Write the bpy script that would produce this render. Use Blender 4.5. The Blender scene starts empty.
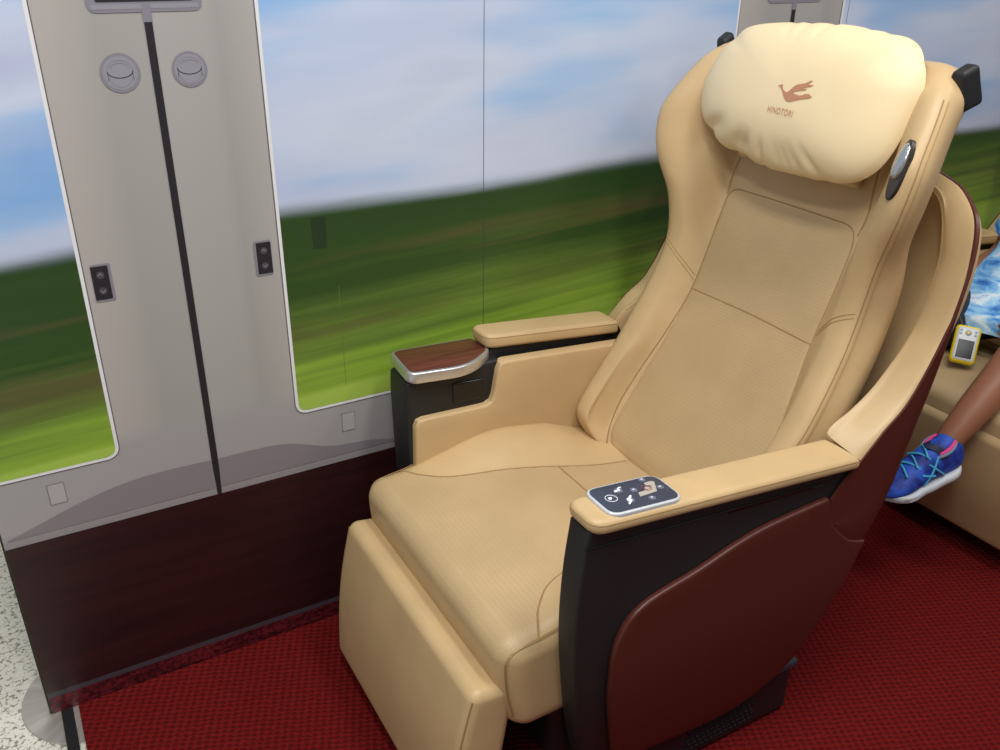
import bpy, bmesh, math, random
import numpy as np
from mathutils import Vector, Matrix
random.seed(4)
COL = bpy.context.scene.collection
PI = math.pi

# ------------------------------------------------------------------ camera numbers
F_PX = 892.0
CAM_H = 1.45
def cam_basis():
    V = np.array([478-500, 2180-375, F_PX]); V /= np.linalg.norm(V)
    H = np.array([2230-500, -45-375, F_PX]); H -= V*(H@V); H /= np.linalg.norm(H)
    Z = -V; Y = np.cross(Z, H)
    return np.stack([H, Y, Z])
RB = cam_basis()

# ------------------------------------------------------------------ helpers
def lin(c):
    return tuple(((v/255)/12.92 if v/255 <= .04045 else ((v/255+.055)/1.055)**2.4) for v in c) + (1,)

def spline(pts, n, closed=False):
    """Catmull-Rom through pts, n samples per span."""
    P = [np.array(p, float) for p in pts]
    m = len(P); out = []
    spans = m if closed else m-1
    for i in range(spans):
        if closed: a, b, c, d = P[(i-1) % m], P[i], P[(i+1) % m], P[(i+2) % m]
        else: a, b, c, d = P[max(i-1, 0)], P[i], P[i+1], P[min(i+2, m-1)]
        for k in range(n):
            t = k/n
            out.append(.5*((2*b)+(-a+c)*t+(2*a-5*b+4*c-d)*t*t+(-a+3*b-3*c+d)*t**3))
    if not closed: out.append(P[-1])
    return out

def resample(pts, n, closed=False):
    P = np.array(pts, float)
    if closed: P = np.vstack([P, P[:1]])
    d = np.r_[0, np.cumsum(np.linalg.norm(np.diff(P, axis=0), axis=1))]
    t = np.linspace(0, d[-1], n+1 if closed else n)
    if closed: t = t[:-1]
    return [np.array([np.interp(x, d, P[:, k]) for k in range(P.shape[1])]) for x in t]

def interp_table(tab, x):
    """smooth interpolation of rows (x, v1, v2..)"""
    xs = [r[0] for r in tab]
    if x <= xs[0]: return np.array(tab[0][1:], float)
    if x >= xs[-1]: return np.array(tab[-1][1:], float)
    i = max(k for k in range(len(xs)) if xs[k] <= x); i = min(i, len(xs)-2)
    t = (x-xs[i])/(xs[i+1]-xs[i])
    R = [np.array(r[1:], float) for r in tab]
    def slope(k):
        if k == 0: return (R[1]-R[0])/(xs[1]-xs[0])
        if k == len(xs)-1: return (R[-1]-R[-2])/(xs[-1]-xs[-2])
        return (R[k+1]-R[k-1])/(xs[k+1]-xs[k-1])
    h = xs[i+1]-xs[i]; m0, m1 = slope(i)*h, slope(i+1)*h
    return (2*t**3-3*t**2+1)*R[i]+(t**3-2*t**2+t)*m0+(-2*t**3+3*t**2)*R[i+1]+(t**3-t**2)*m1

def sstep(a, b, x):
    t = min(1, max(0, (x-a)/(b-a))); return t*t*(3-2*t)

class Root:
    """an Empty at the thing's base; meshes below are given in world coordinates"""
def thing(name, label, cat, loc, group=None):
    o = bpy.data.objects.new(name, None); COL.objects.link(o)
    o.empty_display_size = .1
    o.location = loc; o['label'] = label; o['category'] = cat
    if group: o['group'] = group
    o['_o'] = 1; del o['_o']
    return o
ORIG = {}
def obj(name, verts, faces, mats, parent=None, smooth=True, mi=None, label=None):
    base = np.zeros(3)
    if parent is not None:
        p = parent
        while p is not None: base = base+np.array(p.location); p = p.parent
    me = bpy.data.meshes.new(name)
    me.from_pydata([tuple(np.array(v, float)-base) for v in verts], [], [tuple(int(i) for i in f) for f in faces])
    if not isinstance(mats, (list, tuple)): mats = [mats]
    for m in mats: me.materials.append(m)
    if mi is not None:
        for p_, k in zip(me.polygons, mi): p_.material_index = k
    bm = bmesh.new(); bm.from_mesh(me)
    bmesh.ops.remove_doubles(bm, verts=bm.verts, dist=1e-6)
    bmesh.ops.recalc_face_normals(bm, faces=bm.faces)
    for f in bm.faces: f.smooth = smooth
    if smooth:
        for e in bm.edges:
            if len(e.link_faces) == 2 and e.calc_face_angle(0) > math.radians(42): e.smooth = False
    bm.to_mesh(me); bm.free()
    o = bpy.data.objects.new(name, me); COL.objects.link(o)
    if parent is not None: o.parent = parent
    if label: o['label'] = label
    return o

def tag(o, label=None, cat=None, group=None, kind=None):
    if label: o['label'] = label
    if cat: o['category'] = cat
    if group: o['group'] = group
    if kind: o['kind'] = kind
    return o

def grid_faces(nr, nc, close_c=True, off=0, flip=False):
    F = []
    for i in range(nr-1):
        for j in range(nc if close_c else nc-1):
            a = off+i*nc+j; b = off+i*nc+(j+1) % nc
            F.append((a, b, b+nc, a+nc) if not flip else (a, a+nc, b+nc, b))
    return F

def loft(rings, cap=True):
    V = [p for r in rings for p in r]; n = len(rings[0])
    F = grid_faces(len(rings), n)
    if cap:
        F.append(tuple(range(n))[::-1]); F.append(tuple((len(rings)-1)*n+k for k in range(n)))
    return V, F

def tube(path, r, n=8, taper=None, cap=True):
    P = [np.array(p, float) for p in path]; rings = []
    up = np.array([0, 0, 1.])
    prev = None
    for i, p in enumerate(P):
        t = P[min(i+1, len(P)-1)]-P[max(i-1, 0)]; t /= (np.linalg.norm(t)+1e-12)
        if prev is None:
            a = np.cross(t, up)
            if np.linalg.norm(a) < .1: a = np.cross(t, [1, 0, 0])
        else: a = prev-t*(prev@t)
        a /= np.linalg.norm(a); prev = a; b = np.cross(t, a)
        rr = r if taper is None else taper(i/(len(P)-1))
        rings.append([p+rr*(math.cos(2*PI*k/n)*a+math.sin(2*PI*k/n)*b) for k in range(n)])
    return loft(rings, cap)

def merge(*parts):
    V = []; F = []
    for v, f in parts:
        o = len(V); V += list(v); F += [tuple(i+o for i in q) for q in f]
    return V, F

def box_axis(h, r, n, k=5):
    a = [-h+r*(1-math.cos(j/k*PI/2)) if 0 else -h+r*(1-math.cos(PI/2*j/k)) for j in range(k)]
    # even arc spacing: coordinate before projection is linear in tan
    a = [-(h-r)-r*math.tan(PI/4*(1-j/k)) for j in range(k)]
    m = [-(h-r)+2*(h-r)*j/n for j in range(n+1)]
    b = [-x for x in a[::-1]]
    return a+m+b

def rbox(size, r, n=(8, 8, 8), k=5, fn=None, center=(0, 0, 0)):
    """rounded box with dense faces; fn maps the point"""
    h = [s/2 for s in size]; r = min(r, *[x*.999 for x in h])
    A = [box_axis(h[i], r, n[i], k) for i in range(3)]
    V = []; F = []; idx = {}
    def add(ix):
        if ix in idx: return idx[ix]
        p = np.array([A[q][ix[q]] for q in range(3)])
        inner = np.array([max(-(h[q]-r), min(h[q]-r, p[q])) for q in range(3)])
        d = p-inner; l = np.linalg.norm(d)
        p = inner+d/l*r if l > 1e-12 else p
        p = p+np.array(center)
        if fn: p = np.array(fn(p))
        idx[ix] = len(V); V.append(p); return idx[ix]
    for ax in range(3):
        u, v = (ax+1) % 3, (ax+2) % 3
        for side in (0, len(A[ax])-1):
            for i in range(len(A[u])-1):
                for j in range(len(A[v])-1):
                    q = []
                    for di, dj in ((0, 0), (1, 0), (1, 1), (0, 1)):
                        ix = [0, 0, 0]; ix[ax] = side; ix[u] = i+di; ix[v] = j+dj; q.append(add(tuple(ix)))
                    F.append(tuple(q))
    return V, F

def poly_round(pts, rads, n=6):
    """round the corners of a 2-D polygon"""
    out = []; m = len(pts)
    if not hasattr(rads, '__len__'): rads = [rads]*m
    for i in range(m):
        p = np.array(pts[i], float); a = np.array(pts[i-1], float)-p; b = np.array(pts[(i+1) % m], float)-p
        la, lb = np.linalg.norm(a), np.linalg.norm(b); r = min(rads[i], la*.49, lb*.49)
        if r <= 1e-6: out.append(p); continue
        p0 = p+a/la*r; p2 = p+b/lb*r
        for k in range(n+1):
            t = k/n; out.append((1-t)**2*p0+2*t*(1-t)*p+t*t*p2)
    return out

def inset(pts, d):
    """move each vertex of a CCW outline inwards by d"""
    m = len(pts); out = []
    for i in range(m):
        a, p, b = np.array(pts[i-1]), np.array(pts[i]), np.array(pts[(i+1) % m])
        e1 = p-a; e2 = b-p; e1 = e1/(np.linalg.norm(e1)+1e-12); e2 = e2/(np.linalg.norm(e2)+1e-12)
        n1 = np.array([-e1[1], e1[0]]); n2 = np.array([-e2[1], e2[0]])
        nn = n1+n2; l = np.linalg.norm(nn)
        nn = nn/l if l > 1e-6 else n1
        c = max(.5, float(nn@n1)); out.append(p+nn*d/c)
    return out
def area(p):
    return .5*sum(p[i-1][0]*p[i][1]-p[i][0]*p[i-1][1] for i in range(len(p)))

def slab(outline, to3, t, bev=.003, nb=3, cuts=None, cutn=None, grid=None):
    """prism over a 2-D outline with rounded front and back edges; to3(u,v,w) -> world, w in 0..t"""
    o = [np.array(p, float) for p in outline]
    if area(o) < 0: o = o[::-1]
    levels = []
    for k in range(nb+1):
        a = PI/2*k/nb; levels.append((bev*(1-math.sin(a)), bev*(1-math.cos(a))))
    seq = [(i_, w) for i_, w in levels]+[(i_, t-w) for i_, w in levels[::-1]]
    bm = bmesh.new(); rings = []
    for i_, w in seq:
        q = inset(o, i_) if i_ > 1e-9 else o
        rings.append([bm.verts.new((p[0], p[1], w)) for p in q])
    n = len(o)
    for a, b in zip(rings[:-1], rings[1:]):
        for j in range(n): bm.faces.new((a[j], a[(j+1) % n], b[(j+1) % n], b[j]))
    bm.faces.new(rings[0][::-1]); bm.faces.new(rings[-1])
    if grid:
        mn = np.min(o, axis=0); mx = np.max(o, axis=0)
        for ax in (0, 1):
            x = mn[ax]+grid
            while x < mx[ax]:
                co = [0, 0, 0]; co[ax] = x; no = [0, 0, 0]; no[ax] = 1
                bmesh.ops.bisect_plane(bm, geom=bm.verts[:]+bm.edges[:]+bm.faces[:], plane_co=co, plane_no=no)
                x += grid
    else:
        bmesh.ops.triangulate(bm, faces=[f for f in bm.faces if len(f.verts) > 4])
    bm.verts.index_update()
    V = [np.array(to3(*v.co)) for v in bm.verts]; F = [tuple(v.index for v in f.verts) for f in bm.faces]
    bm.free(); return V, F

# ------------------------------------------------------------------ materials
def new_mat(name, color=(200, 200, 200), rough=.5, metal=0, spec=.5, coat=0):
    m = bpy.data.materials.new(name); m.use_nodes = True
    b = m.node_tree.nodes['Principled BSDF']
    b.inputs['Base Color'].default_value = lin(color); b.inputs['Roughness'].default_value = rough
    b.inputs['Metallic'].default_value = metal; b.inputs['Specular IOR Level'].default_value = spec
    b.inputs['Coat Weight'].default_value = coat
    return m
class NT:
    def __init__(s, m): s.m = m; s.t = m.node_tree; s.b = s.t.nodes['Principled BSDF']
    def n(s, typ, **kw):
        x = s.t.nodes.new(typ)
        for k, v in kw.items():
            if k.startswith('i_'):
                x.inputs[k[2:].replace('_', ' ')].default_value = v
            else: setattr(x, k, v)
        return x
    def l(s, a, b): s.t.links.new(a, b)
    def math(s, op, a, b=None, c=None, clamp=False):
        x = s.t.nodes.new('ShaderNodeMath'); x.operation = op; x.use_clamp = clamp
        for i, v in enumerate((a, b, c)):
            if v is None: continue
            if isinstance(v, (int, float)): x.inputs[i].default_value = v
            else: s.l(v, x.inputs[i])
        return x.outputs[0]
    def ramp(s, fac, stops, interp='LINEAR'):
        r = s.t.nodes.new('ShaderNodeValToRGB'); r.color_ramp.interpolation = interp
        e = r.color_ramp.elements
        while len(e) < len(stops): e.new(.5)
        for k, (p, c) in enumerate(stops):
            e[k].position = p; e[k].color = c if len(c) == 4 else lin(c)
        s.l(fac, r.inputs[0]); return r.outputs[0]
    def mix(s, fac, a, b, blend='MIX'):
        x = s.t.nodes.new('ShaderNodeMix'); x.data_type = 'RGBA'; x.blend_type = blend
        for sock, v in ((x.inputs[0], fac), (x.inputs[6], a), (x.inputs[7], b)):
            if isinstance(v, (int, float)): sock.default_value = v
            elif isinstance(v, tuple): sock.default_value = v if len(v) == 4 else lin(v)
            else: s.l(v, sock)
        return x.outputs[2]
    def coord(s, scale=(1, 1, 1), loc=(0, 0, 0), rot=(0, 0, 0), kind='Object'):
        tc = s.t.nodes.new('ShaderNodeTexCoord'); mp = s.t.nodes.new('ShaderNodeMapping')
        mp.inputs['Scale'].default_value = scale; mp.inputs['Location'].default_value = loc; mp.inputs['Rotation'].default_value = rot
        s.l(tc.outputs[kind], mp.inputs[0]); return mp.outputs[0]
    def noise(s, vec, scale, detail=3, rough=.5, dist=0):
        x = s.t.nodes.new('ShaderNodeTexNoise'); x.inputs['Scale'].default_value = scale
        x.inputs['Detail'].default_value = detail; x.inputs['Roughness'].default_value = rough; x.inputs['Distortion'].default_value = dist
        s.l(vec, x.inputs['Vector']); return x.outputs[0]
    def bump(s, h, strength=.2, dist=.001):
        x = s.t.nodes.new('ShaderNodeBump'); x.inputs['Strength'].default_value = strength; x.inputs['Distance'].default_value = dist
        s.l(h, x.inputs['Height']); s.l(x.outputs[0], s.b.inputs['Normal'])

def leather(name, color, perf=False, rough=.42):
    m = new_mat(name, color, rough, spec=.4); t = NT(m)
    v = t.coord(); n1 = t.noise(v, 260, 3); n2 = t.noise(v, 9, 3)
    c = lin(color); c2 = tuple(x*.90 for x in c[:3])+(1,)
    col = t.mix(t.ramp(n2, [(.35, (0, 0, 0, 1)), (.7, (1, 1, 1, 1))]), c2, c)
    h = t.math('ADD', t.math('MULTIPLY', n1, .35), t.math('MULTIPLY', n2, 3.0))
    if perf:
        vo = t.n('ShaderNodeTexVoronoi', i_Scale=1.0, i_Randomness=0.0)
        t.l(t.coord(scale=(260, 260, 260), rot=(0, .5, .785)), vo.inputs['Vector'])
        hole = t.ramp(vo.outputs['Distance'], [(.22, (0, 0, 0, 1)), (.40, (1, 1, 1, 1))])
        col = t.mix(hole, tuple(x*.82 for x in c[:3])+(1,), col)
        h = t.math('ADD', h, t.math('MULTIPLY', hole, .5))
    t.l(col, t.b.inputs['Base Color']); t.bump(h, .35, .0012)
    return m

LEA = leather('leather_tan', (203, 173, 128))
LEP = leather('leather_perforated', (196, 168, 126), True)
LIN = leather('leather_lining', (199, 171, 128))
SEAM = new_mat('seam_thread', (160, 128, 86), .8)
STI = new_mat('stitch_thread', (176, 143, 95), .8)
BLK = new_mat('black_plastic', (27, 27, 29), .55)
t = NT(BLK); t.bump(t.noise(t.coord(), 900, 2), .15, .0006)
BLG = new_mat('glossy_black_plastic', (14, 14, 16), .16)
BRN = new_mat('brown_shell_paint', (80, 37, 29), .38, spec=.45)
t = NT(BRN); t.bump(t.noise(t.coord(), 1200, 2), .12, .0005)
NAV = new_mat('dark_pedestal_plastic', (24, 24, 30), .45)
SLV = new_mat('brushed_silver', (214, 214, 216), .36, .85)
PIL = new_mat('pillow_cream', (234, 212, 170), .46, spec=.4)
t = NT(PIL); pn = t.noise(t.coord(), 7, 2); t.bump(t.math('ADD', pn, t.math('MULTIPLY', t.noise(t.coord(), 380, 2), .02)), .35, .01)
EMB = new_mat('copper_print', (186, 130, 98), .5)

def wood(name, c1, c2, rough, scale=(3, 60, 60), coat=0, rot=(0, 0, 0)):
    m = new_mat(name, c1, rough, coat=coat); t = NT(m)
    v = t.coord(scale=scale, rot=rot); n = t.noise(v, 1, 5, .6, .6)
    t.l(t.ramp(n, [(.3, c1), (.7, c2)]), t.b.inputs['Base Color']); return m
WTB = wood('table_wood', (70, 30, 26), (122, 70, 56), .35, (4, 4, 150), rot=(0, 0, 0))
WTB2 = wood('table_wood_grain', (66, 28, 24), (116, 66, 52), .3, (6, 160, 1))
WPN = wood('mural_dark_wood', (33, 13, 15), (52, 21, 23), .4, (2.2, 1, 26))

# ------------------------------------------------------------------ floor, carpet
def terrazzo():
    m = new_mat('speckled_floor', (205, 203, 190), .35); t = NT(m)
    vo = t.noise(t.coord(), 95, 4, .55, .8)
    c = t.ramp(vo, [(.0, (120, 118, 108)), (.40, (140, 138, 126)), (.455, (214, 213, 200)), (.8, (226, 225, 214))])
    v2 = t.noise(t.coord(), 160, 2)
    c = t.mix(t.ramp(v2, [(.62, (0, 0, 0, 1)), (.68, (1, 1, 1, 1))]), c, (150, 150, 138))
    tc = t.n('ShaderNodeTexCoord'); sp = t.n('ShaderNodeSeparateXYZ'); t.l(tc.outputs['Object'], sp.inputs[0])
    def joint(s, off):
        f = t.math('FRACT', t.math('MULTIPLY', t.math('ADD', s, off), 1/.45))
        return t.math('LESS_THAN', f, .006)
    j = t.math('MAXIMUM', joint(sp.outputs[0], 10.02), joint(sp.outputs[1], 10.30))
    t.l(t.mix(j, c, (150, 148, 135)), t.b.inputs['Base Color']); return m
def quad(x0, x1, y0, y1, z): return [(x0, y0, z), (x1, y0, z), (x1, y1, z), (x0, y1, z)], [(0, 1, 2, 3)]
fl = obj('floor', *quad(-6, 9, -4, 9, 0), terrazzo(), smooth=False); fl['kind'] = 'structure'

def carpet_mat():
    m = new_mat('red_carpet', (128, 14, 20), .95, spec=.15); t = NT(m)
    tc = t.n('ShaderNodeTexCoord'); sp = t.n('ShaderNodeSeparateXYZ')
    wv = t.noise(t.coord(), 60, 2)
    t.l(tc.outputs['Object'], sp.inputs[0])
    X, Y = sp.outputs[0], sp.outputs[1]
    k = 2*PI/.021
    w = t.math('MULTIPLY', t.math('SUBTRACT', wv, .5), 3.2)
    a = t.math('SINE', t.math('ADD', t.math('MULTIPLY', t.math('ADD', X, t.math('MULTIPLY', Y, .55)), k), w))
    b = t.math('SINE', t.math('ADD', t.math('MULTIPLY', t.math('SUBTRACT', Y, t.math('MULTIPLY', X, .25)), k*1.1), w))
    s = t.math('MULTIPLY', a, b)
    fib = t.noise(t.coord(), 420, 3)
    big = t.noise(t.coord(), 3, 3)
    mask = t.ramp(t.math('ADD', t.math('MULTIPLY', s, .5), t.math('MULTIPLY', fib, 1.0)), [(.15, (1, 1, 1, 1)), (.62, (0, 0, 0, 1))])
    c = t.mix(fib, (70, 8, 9), (146, 28, 25))
    c = t.mix(t.math('MULTIPLY', mask, .75), c, (60, 6, 9))
    c = t.mix(t.math('MULTIPLY', big, .3), c, (100, 8, 14))
    t.l(c, t.b.inputs['Base Color'])
    t.bump(t.math('ADD', t.math('MULTIPLY', s, .8), fib), .8, .004); return m
V, F = rbox((4.8, 3.6, .005), .002, n=(4, 4, 1), k=2, center=(-.097+2.4+.022, -.1965, .0065))
cp = thing('carpet', 'large red woven carpet laid over the speckled floor under the seats', 'carpet', (2.3, .5, 0))
obj('pile', V, F, carpet_mat(), cp, smooth=False)
V, F = rbox((.022, 3.6, .0056), .002, n=(1, 4, 1), k=2, center=(-.086-.011, -.1965, .0068))
obj('edge_binding', V, F, new_mat('black_rubber_edge', (16, 16, 17), .6), cp, smooth=False, label='black rubber edge strip')

# ------------------------------------------------------------------ printed display panel
YP = 1.606
XL, XR, ZT = -.125, 3.6, 1.98
pan = thing('display_panel', 'upright display panel printed with train windows, grey pillars and dark wood wainscot', 'display panel', ((XL+XR)/2, YP+.012, 0))
def flat(pts, y, depth=None):
    pts = [np.array(p, float) for p in pts]
    if area(pts) < 0: pts = pts[::-1]
    n = len(pts); d = .00025
    V = [(p[0], y, p[1]) for p in pts]+[(p[0], y+d, p[1]) for p in pts]
    F = [tuple(range(n)), tuple(range(2*n-1, n-1, -1))]+[(i, i+n, (i+1) % n+n, (i+1) % n) for i in range(n)]
    return V, F
def rect(x0, x1, z0, z1, r=0, n=8):
    return poly_round([(x0, z0), (x1, z0), (x1, z1), (x0, z1)], r, n) if r else [(x0, z0), (x1, z0), (x1, z1), (x0, z1)]

greym = new_mat('printed_grey_lining', (178, 175, 172), .42); t = NT(greym)
tc = t.n('ShaderNodeTexCoord'); sp = t.n('ShaderNodeSeparateXYZ'); t.l(tc.outputs['Object'], sp.inputs[0])
# position across the pillar, pillars are printed 1.435 m apart (object origin = panel centre)
xw = t.math('ADD', sp.outputs[0], (XL+XR)/2-.271+1.435*4+1.435/2)
u = t.math('DIVIDE', t.math('SUBTRACT', t.math('MODULO', xw, 1.435), 1.435/2), .36)
u = t.math('ADD', u, .5)
pc = t.ramp(u, [(.0, (176, 171, 168)), (.10, (173, 167, 164)), (.2, (167, 163, 160)), (.28, (159, 157, 154)), (.49, (161, 159, 157)), (.52, (166, 164, 162)), (.74, (164, 162, 160)), (.80, (158, 156, 154)), (.95, (169, 166, 164)), (1.0, (176, 172, 171))])
lowc = t.ramp(t.math('DIVIDE', sp.outputs[2], .56), [(.76, (146, 140, 143)), (.80, (163, 158, 160)), (1., (160, 157, 159))])
sel = t.ramp(sp.outputs[2], [(.575, (0, 0, 0, 1)), (.61, (1, 1, 1, 1))])
t.l(t.mix(sel, lowc, pc), t.b.inputs['Base Color'])
V, F = rbox((XR-XL, .022, ZT-.005), .001, n=(1, 1, 1), k=1, center=((XL+XR)/2, YP+.0115, (ZT+.005)/2))
obj('board', V, F, greym, pan, smooth=False)
V, F = rbox((.003, .024, ZT-.006), .001, n=(1, 1, 1), k=1, center=(XL-.0016, YP+.012, (ZT+.005)/2))
obj('edge_strip', V, F, new_mat('panel_edge', (40, 48, 30), .6), pan, smooth=False, label='dark panel edge')

def scenery():
    m = new_mat('printed_blurred_landscape', (120, 150, 60), .42, spec=.35); t = NT(m)
    tc = t.n('ShaderNodeTexCoord'); mp = t.n('ShaderNodeMapping'); mp.inputs['Location'].default_value = ((XL+XR)/2, 0, 0)
    t.l(tc.outputs['Object'], mp.inputs[0]); sp = t.n('ShaderNodeSeparateXYZ'); t.l(mp.outputs[0], sp.inputs[0])
    X, Z = sp.outputs[0], sp.outputs[2]
    # sheared coordinate so that streaks climb slightly to the right
    zs = t.math('SUBTRACT', Z, t.math('MULTIPLY', X, .05))
    cb = t.n('ShaderNodeCombineXYZ'); t.l(X, cb.inputs[0]); t.l(zs, cb.inputs[2])
    def sn(sx, sz, seed, det=3, rough=.55):
        q = t.n('ShaderNodeMapping'); q.inputs['Scale'].default_value = (sx, 1, sz); q.inputs['Location'].default_value = (seed, seed*1.7, seed*.6)
        t.l(cb.outputs[0], q.inputs[0]); return t.noise(q.outputs[0], 1, det, rough)
    # ---- sky
    s1 = sn(1.6, 4.5, 3.1, 2, .4); s2 = sn(.9, 9, 8.3, 3)
    f = t.math('ADD', t.math('MULTIPLY', s1, .75), t.math('MULTIPLY', s2, .25))
    hgt = t.ramp(Z, [(.9, (0, 0, 0, 1)), (1.0, (1, 1, 1, 1))])
    f = t.math('ADD', f, t.math('MULTIPLY', t.math('SUBTRACT', Z, 1.2), .22))
    # left window: blue low and high, white between
    lw = t.math('SUBTRACT', 1.0, t.ramp(X, [(.2, (0, 0, 0, 1)), (.4, (1, 1, 1, 1))]))
    band = t.math('MULTIPLY', t.math('SINE', t.math('MULTIPLY', t.math('SUBTRACT', Z, 1.02), 17.0)), .08)
    f = t.math('ADD', f, t.math('MULTIPLY', lw, band))
    sky = t.ramp(f, [(.30, (182, 190, 218)), (.42, (200, 210, 232)), (.48, (192, 206, 232)), (.54, (158, 192, 232)), (.64, (124, 174, 228))])
    lav = t.ramp(sn(1.1, 7, 5.5), [(.4, (0, 0, 0, 1)), (.65, (1, 1, 1, 1))])
    sky = t.mix(t.math('MULTIPLY', lav, .35), sky, (168, 177, 212))
    # ---- land
    g1 = sn(1.0, 26, 1.2, 4, .6); g2 = sn(.7, 9, 6.1, 3); g3 = sn(.45, 70, 2.2, 3)
    hz = t.math('MULTIPLY', t.math('SUBTRACT', .985, zs), 1/.43)      # 0 at skyline, 1 at the sill
    gv = t.math('ADD', hz, t.math('MULTIPLY', t.math('SUBTRACT', g1, .5), .55))
    gv = t.math('ADD', gv, t.math('MULTIPLY', t.math('SUBTRACT', g2, .5), .5))
    gv = t.math('ADD', gv, t.math('MULTIPLY', t.math('SUBTRACT', g3, .5), .22))
    land = t.ramp(gv, [(.0, (64, 90, 48)), (.10, (42, 68, 33)), (.38, (48, 76, 32)), (.54, (68, 94, 40)), (.66, (92, 118, 46)), (.78, (112, 142, 54)), (.89, (138, 170, 58)), (1.0, (160, 190, 80))])
    br = t.ramp(sn(.8, 14, 9.4, 3), [(.52, (0, 0, 0, 1)), (.66, (1, 1, 1, 1))])
    midb = t.ramp(hz, [(.2, (0, 0, 0, 1)), (.4, (1, 1, 1, 1)), (.62, (1, 1, 1, 1)), (.8, (0, 0, 0, 1))])
    land = t.mix(t.math('MULTIPLY', t.math('MULTIPLY', br, midb), .85), land, (96, 88, 54))
    # ---- skyline height against X
    hx = t.ramp(t.math('DIVIDE', t.math('ADD', X, .2), 4.0), [(q, (v, v, v, 1)) for q, v in ((0, .473), (.075, .475), (.16, .494), (.26, .486), (.33, .495), (.40, .500), (.58, .494), (.66, .477), (1., .470))], 'B_SPLINE')
    d = t.math('SUBTRACT', t.math('MULTIPLY', hx, 2.0), Z)
    d = t.math('ADD', d, t.math('MULTIPLY', t.math('SUBTRACT', sn(1.5, 30, 4.4), .5), .02))
    k = t.ramp(t.math('MULTIPLY', t.math('ADD', d, .5), 1.0), [(.478, (0, 0, 0, 1)), (.516, (1, 1, 1, 1))], 'EASE')
    t.l(t.mix(k, sky, land), t.b.inputs['Base Color']); return m
SC = scenery()
whitem = new_mat('printed_white_frame', (226, 227, 230), .4); linem = new_mat('printed_dark_line', (92, 90, 98), .4)
wins = [(XL+.0006, .094, 0, .020), (.449, 1.530, .020, .020), (1.872, 2.965, .020, .020), (3.307, XR-.001, .02, .0)]
for k, (a, b, ra, rb_) in enumerate(wins):
    z0, z1 = .562, 1.70
    def wr(e):
        return poly_round([(max(a-e, XL+.0006), z0-e), (b+e, z0-e), (b+e, z1+e), (max(a-e, XL+.0006), z1+e)], [.0001 if k == 0 else .020+e, .020+e, .020+e, .0001 if k == 0 else .020+e], 8)
    w = obj('printed_window', *flat(wr(0), YP-.0012), SC, pan, smooth=False)
    obj('window_rim', *flat(wr(.0078), YP-.0004), linem, w, smooth=False, label='thin dark outline around the printed window')
    obj('window_rim', *flat(wr(.0060), YP-.0008), whitem, w, smooth=False, label='white border of the printed window')
# printed wainscot and carpet strip
obj('wainscot_print', *flat(rect(XL+.0005, XR-.0005, .0585, .418), YP-.0004), WPN, pan, smooth=False, label='dark red wood grain print')
sk = new_mat('printed_skirting', (66, 60, 68), .4)
obj('skirting_print', *flat(rect(XL+.0005, XR-.0005, .046, .0585), YP-.0004), sk, pan, smooth=False, label='grey skirting line')
pcm = new_mat('printed_carpet', (62, 12, 18), .45); t = NT(pcm)
n = t.noise(t.coord(), 90, 4, .7); zz = t.noise(t.coord(scale=(2, 1, 30)), 4, 3)
t.l(t.ramp(t.math('ADD', n, t.math('MULTIPLY', t.math('SUBTRACT', zz, .5), .5)), [(.4, (44, 8, 14)), (.62, (104, 26, 36))]), t.b.inputs['Base Color'])
obj('carpet_print', *flat(rect(XL+.0005, XR-.0005, .0055, .046), YP-.0004), pcm, pan, smooth=False, label='dark red printed carpet strip')
# swooping printed shadow band above the wainscot
swm = new_mat('printed_mauve_band', (134, 126, 132), .42)
for cx in (.271, 1.706, 3.141):
    up = [(-.388, .436), (-.33, .455), (-.26, .478), (-.18, .496), (-.10, .502), (0, .500), (.10, .499), (.16, .490), (.24, .462), (.33, .452), (.40, .436)]
    top = [(cx+x, z) for x, z in spline(up, 6)]
    bot = [(cx+.40, .4345), (cx-.388, .4345)]
    pts = [(min(max(x, XL+.001), XR-.001), z) for x, z in top+bot]
    obj('shadow_band_print', *flat(pts, YP-.0004), swm, pan, smooth=False)
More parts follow.
